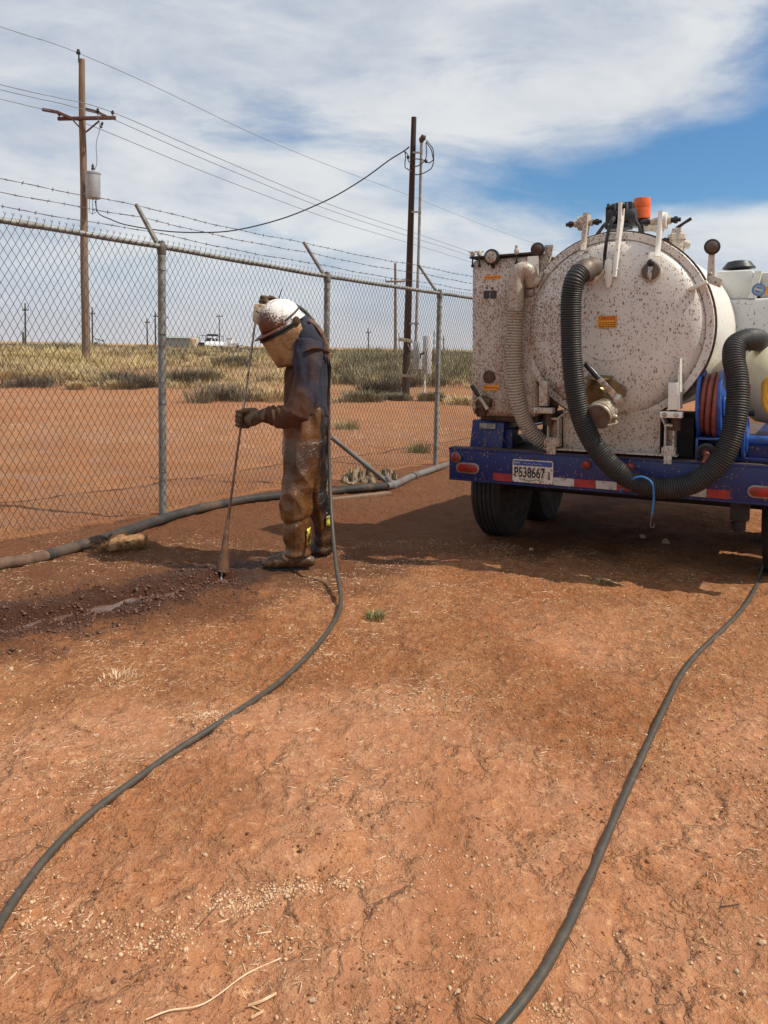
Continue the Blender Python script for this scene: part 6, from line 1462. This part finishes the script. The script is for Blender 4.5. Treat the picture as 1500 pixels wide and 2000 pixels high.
e = empty('root_clump', (q.x, q.y, zg(q.x, q.y)+.01)); raw_mesh('earth_lump', V, F, M['tan_clump'], e, True); rng_ = np.random.default_rng(4); blade_mesh('fibres', [blades(q.x, q.y, 700, .14, .09, .0035, 1.8, .6, -.01, rng_)], M['tan_clump'], e, (q.x, q.y, zg(q.x, q.y)+.01)); tag(e, 'tan clump of roots and dry earth under the vacuum pipe', 'root clump')
TEMPL = [rock_template(1, s, f) for s, f in ((1, .7), (2, .5), (3, .8), (4, .6))]
def scatter(name, X, Y, S, mat, lab, sink=.25, stretch=None, templ=TEMPL, seed=3, lift=0.):
    rng = np.random.default_rng(seed); n = len(X); Z = zground(X, Y); Vs = []; Fs = []; base = 0
    for ti, (V, F) in enumerate(templ):
        ii = np.arange(n)[ti::len(templ)]; k = len(ii)
        if k == 0: continue
        a = rng.uniform(0, 2*np.pi, k); ca, sa = np.cos(a), np.sin(a)
        st = np.ones((k, 3))*S[ii][:, None]
        st[:, 0] *= rng.uniform(.7, 1.5, k) if stretch is None else rng.uniform(*stretch, k)
        P = V[None]*st[:, None, :]
        x = P[..., 0]*ca[:, None]-P[..., 1]*sa[:, None]; y = P[..., 0]*sa[:, None]+P[..., 1]*ca[:, None]
        z = P[..., 2]+P[..., 0]*rng.normal(0, .12, k)[:, None]
        Q = np.stack([x+X[ii][:, None], y+Y[ii][:, None], z+(Z[ii]+S[ii]*(.5-sink)+lift)[:, None]], -1)
        Vs.append(Q.reshape(-1, 3)); Fs.append((F[None]+(np.arange(k)*len(V))[:, None, None]+base).reshape(-1, 3)); base += k*len(V)
    return tag(raw_mesh(name, np.concatenate(Vs), np.concatenate(Fs), mat), lab, None, None, 'stuff')
def ground_px(px, py):
    q = unz(px, py, 0.); return q.x, q.y
def clusters(spec_, rng):
    """spec: (px, py, radius in px along x, along y, count)"""
    X = []; Y = []
    for px, py, rx_, ry_, n in spec_:
        a = rng.normal(0, 1, n); b_ = rng.normal(0, 1, n)
        for u_, v_ in zip(px+rx_*a, py+ry_*b_):
            if v_ > 900:
                x, y = ground_px(u_, v_); X.append(x); Y.append(y)
    return np.array(X), np.array(Y)
rng = np.random.default_rng(5)
def cover(n, x0, x1, y0, y1, fn=None):
    X = rng.uniform(x0, x1, n*5); Y = y0+(y1-y0)*rng.uniform(0, 1, n*5)**1.25
    k = np.ones(len(X), bool) if fn is None else fn(X, Y)
    return X[k][:n], Y[k][:n]
patchy = lambda s, th, sc=1.6: (lambda X, Y: fbm(X*sc, Y*sc, seed=s, octv=4)+rng.normal(0, .14, len(X)) > th)
# pale gravel
gx1, gy1 = clusters([(480, 1765, 45, 12, 420), (560, 1745, 40, 8, 260), (330, 1830, 60, 25, 300), (230, 1835, 50, 30, 150), (670, 1745, 50, 12, 120), (120, 1790, 60, 40, 120), (520, 1845, 45, 15, 60), (1090, 1985, 25, 12, 130), (840, 1680, 40, 12, 60), (60, 1560, 60, 30, 80),
                      (400, 1400, 25, 10, 150), (630, 1270, 40, 25, 150), (800, 1360, 70, 20, 150), (560, 1150, 60, 18, 120), (700, 1330, 40, 15, 70), (230, 1310, 60, 20, 60), (90, 1390, 70, 12, 60), (950, 1690, 60, 20, 60), (1210, 1840, 40, 15, 40)], rng)
gx2, gy2 = cover(15000, -2.4, 2.6, 1.3, 5.4, patchy(3, .12, 3.2))
X = np.concatenate([gx1, gx2]); Y = np.concatenate([gy1, gy2]); k = seg_dist(X, Y, TR) > .34+.15*rng.uniform(0, 1, len(X)); X, Y = X[k], Y[k]
scatter('gravel', X, Y, np.clip(rng.lognormal(-6.25, .5, len(X)), .0008, .006), M['gravel'], 'fine pale gravel strewn over the red dirt', seed=4)
gx3, gy3 = cover(16000, -2.4, 2.6, 1.3, 5.6, patchy(9, .05, 2.6))
scatter('soil_crumbs', gx3, gy3, np.clip(rng.lognormal(-6.1, .45, len(gx3)), .0009, .0065), M['clod'], 'dark crumbs of red soil strewn over the dirt', seed=6)
# straw and chipped stalks
gx4, gy4 = clusters([(600, 1140, 90, 20, 500), (760, 1180, 140, 30, 500), (620, 1280, 30, 20, 250), (850, 1350, 110, 30, 450), (400, 1395, 25, 10, 160), (760, 1390, 60, 15, 150), (1200, 1300, 150, 50, 300), (200, 1480, 120, 25, 200), (700, 1560, 80, 20, 160), (1000, 1140, 150, 20, 250), (230, 1320, 25, 18, 150)], rng)
gx5, gy5 = cover(14000, -2.4, 2.8, 1.5, 5.4, patchy(12, .22, 3.6))
X = np.concatenate([gx4, gx5]); Y = np.concatenate([gy4, gy5]); k = seg_dist(X, Y, TR) > .32+.15*rng.uniform(0, 1, len(X)); X, Y = X[k], Y[k]
SV = np.array([(-1, -.07, -.05), (1, -.05, -.05), (1, .05, -.05), (-1, .07, -.05), (-1, -.05, .07), (1, -.04, .06), (1, .04, .06), (-1, .05, .07)], float)
SF = np.array([(0, 1, 5), (0, 5, 4), (1, 2, 6), (1, 6, 5), (2, 3, 7), (2, 7, 6), (3, 0, 4), (3, 4, 7), (4, 5, 6), (4, 6, 7)])
SV2 = SV.copy(); SV2[:, 2] += .25*(SV[:, 0]**2); SV3 = SV.copy(); SV3[:, 1] += .3*SV[:, 0]**2
ST = [(SV, SF), (SV3, SF)]
scatter('straw_bits', X, Y, np.clip(rng.lognormal(-5.15, .45, len(X)), .002, .016), M['straw'], 'chopped pale straw lying on the dirt', .42, (.7, 1.3), ST, 7)
gx6, gy6 = cover(160, -2.4, 2.6, 1.4, 5.4)
scatter('twig_bits', gx6, gy6, np.clip(rng.lognormal(-4.3, .5, 160), .006, .04), M['twig'], 'thin dark twigs lying on the dirt', .38, (.8, 1.4), [(SV*np.array((1, .5, .5)), SF), (SV3*np.array((1, .5, .5)), SF)], 8)
# mud clods thrown out of the trench
tp_ = np.array(TR); n = 6500; sgi = rng.integers(0, len(TR)-1, n); tt = rng.uniform(0, 1, n)
cx_ = tp_[sgi, 0]*(1-tt)+tp_[sgi+1, 0]*tt; cy_ = tp_[sgi, 1]*(1-tt)+tp_[sgi+1, 1]*tt; off = rng.normal(.05, .17, n)
mx = cx_+off*.70+rng.normal(0, .03, n); my = cy_-off*.71+rng.normal(0, .03, n)
m, t, b = material('wet_mud_clods'); c = coords(t); t.set(b.inputs['Base Color'], t.mix(t.noise(c, 9, 4), (.050, .020, .009), (.125, .047, .020))); b.inputs['Roughness'].default_value = .38; bump(t, b, t.noise(c, 80, 3), .5, .004)
scatter('mud_clods', mx, my, np.clip(rng.lognormal(-5.5, .55, n), .0015, .019), m, 'wet dark mud clods along the washed trench', .35, None, TEMPL, 9)
# loose stones one can pick out
rocks = []
for s in range(4):
    V, F = rock_template(2, 20+s, .75); me = bpy.data.meshes.new('stone'); me.from_pydata(V.tolist(), [], F.tolist()); smooth(me, 60); rocks.append(me)
ST_ = [(610, 1968, 11, 'largest pale stone at the bottom centre of the dirt'), (487, 1383, 6, 'pale stone touching the left hose on its right side'), (617, 1435, 9, 'pale stone on bare dirt right of the left hose'), (545, 1402, 6, 'small stone nearest the left hose bend, on bare dirt'),
       (880, 1735, 8, 'pale stone left of the right hose, above the gravel'), (895, 1948, 9, 'pale stone near the bottom edge left of the right hose'), (872, 1957, 6, 'smaller stone beside the bottom-edge stone left of the right hose'), (777, 1970, 8, 'whitish stone near the bottom edge, midway to the right hose'),
       (1040, 1768, 6, 'small stone just left of the right hose'), (1140, 1828, 6, 'small stone just right of the right hose, low down'), (1085, 1745, 6, 'stone almost touching the right hose on its left'), (1453, 1932, 9, 'pinkish stone in the lower right corner'), (1440, 1885, 8, 'stone above the pinkish one in the lower right corner'),
       (1490, 1838, 10, 'large pale stone at the right edge, low down'), (1268, 1955, 9, 'whitish stone at the bottom right between hose and corner'), (1490, 1462, 6, 'small stone at the right edge beside damp earth'), (1395, 1500, 5, 'tiny stone left of the damp patch at the right'),
       (190, 1434, 7, 'pale stone at the left, above the straw'), (20, 1307, 8, 'yellowish stone at the left edge below the mud'), (282, 1357, 5, 'tiny stone right of the dry straw tuft'), (400, 1680, 7, 'stone right of the left hose, mid foreground'), (468, 1558, 6, 'stone in the middle foreground right of the left hose'),
       (230, 1562, 6, 'stone left of the left hose, mid foreground'), (30, 1522, 5, 'tiny stone at the left edge, mid foreground'), (700, 1146, 6, 'white stone on the dirt right of the hanging hose'), (1038, 1070, 8, 'stone in the shade before the left trailer wheel'),
       (1300, 1052, 12, 'flat dark-shaded stone under the trailer, right one'), (1255, 1042, 10, 'flat shaded stone under the trailer near the bungee hook')]
for i, (px, py, s, lab) in enumerate(ST_):
    x, y = ground_px(px, py); o = link_mesh('loose_stone', rocks[i % 4], M['stone']); r_ = s/FPX*y*.62; o.location = (x, y, zg(x, y)+r_*.35); o.scale = (r_*random.uniform(.9, 1.4), r_, r_*random.uniform(.8, 1.1)); o.rotation_euler = (random.uniform(-.3, .3), random.uniform(-.3, .3), random.uniform(0, 6))
    tag(o, lab, 'stone', 'loose pale stones on the dirt')
mb = MB(); pts = [ground_px(*p) for p in ((285, 2003), (330, 1985), (400, 1955), (480, 1910), (548, 1880))]
mb.tube(catmull([(x, y, zg(x, y)+.006) for x, y in pts], 6), .0016, 6); tag(mb.build('dry_stalk', M['straw']), 'long curved pale stalk lying at the bottom left', 'stalk')
mb = MB(); pts = [ground_px(*p) for p in ((485, 1968), (510, 1965), (540, 1953))]; mb.tube(catmull([(x, y, zg(x, y)+.006) for x, y in pts], 6), .003, 6); pts = [ground_px(*p) for p in ((490, 1995), (515, 1980))]; mb.tube([(x, y, zg(x, y)+.006) for x, y in pts], .003, 6)
mb.tube([mb.v[0], mb.v[-1]], .002, 5); tag(mb.build('dry_stalk', M['straw']), 'short broken pale stalk right of the long curved one', 'stalk')
# standing water in the trench
mb = MB()
for (x0, y0), (x1, y1) in zip(TR[:-2], TR[1:-1]):
    pass
P0 = [Vector((*TR[0], 0)), Vector((*TR[1], 0)), Vector((*TR[2], 0))]; cc = catmull(P0, 14); ring = []
for k, p in enumerate(cc):
    d_ = (cc[min(k+1, len(cc)-1)]-cc[max(k-1, 0)]).normalized(); nrm = Vector((-d_.y, d_.x, 0)); w_ = .05+.02*math.sin(k*1.1)+.012*math.sin(k*2.7); zz = float(zbase(np.array([p.x]), np.array([p.y]))[0])-.036
    ring.append((p+nrm*w_+Vector((0, 0, zz)), p-nrm*w_+Vector((0, 0, zz))))
for k in range(len(ring)-1): mb.add([ring[k][0], ring[k][1], ring[k+1][1], ring[k+1][0]], [(0, 1, 2, 3)])
tag(mb.build('puddle', M['puddle'], None, 40, True), 'muddy water standing in the trench', None, None, 'structure')
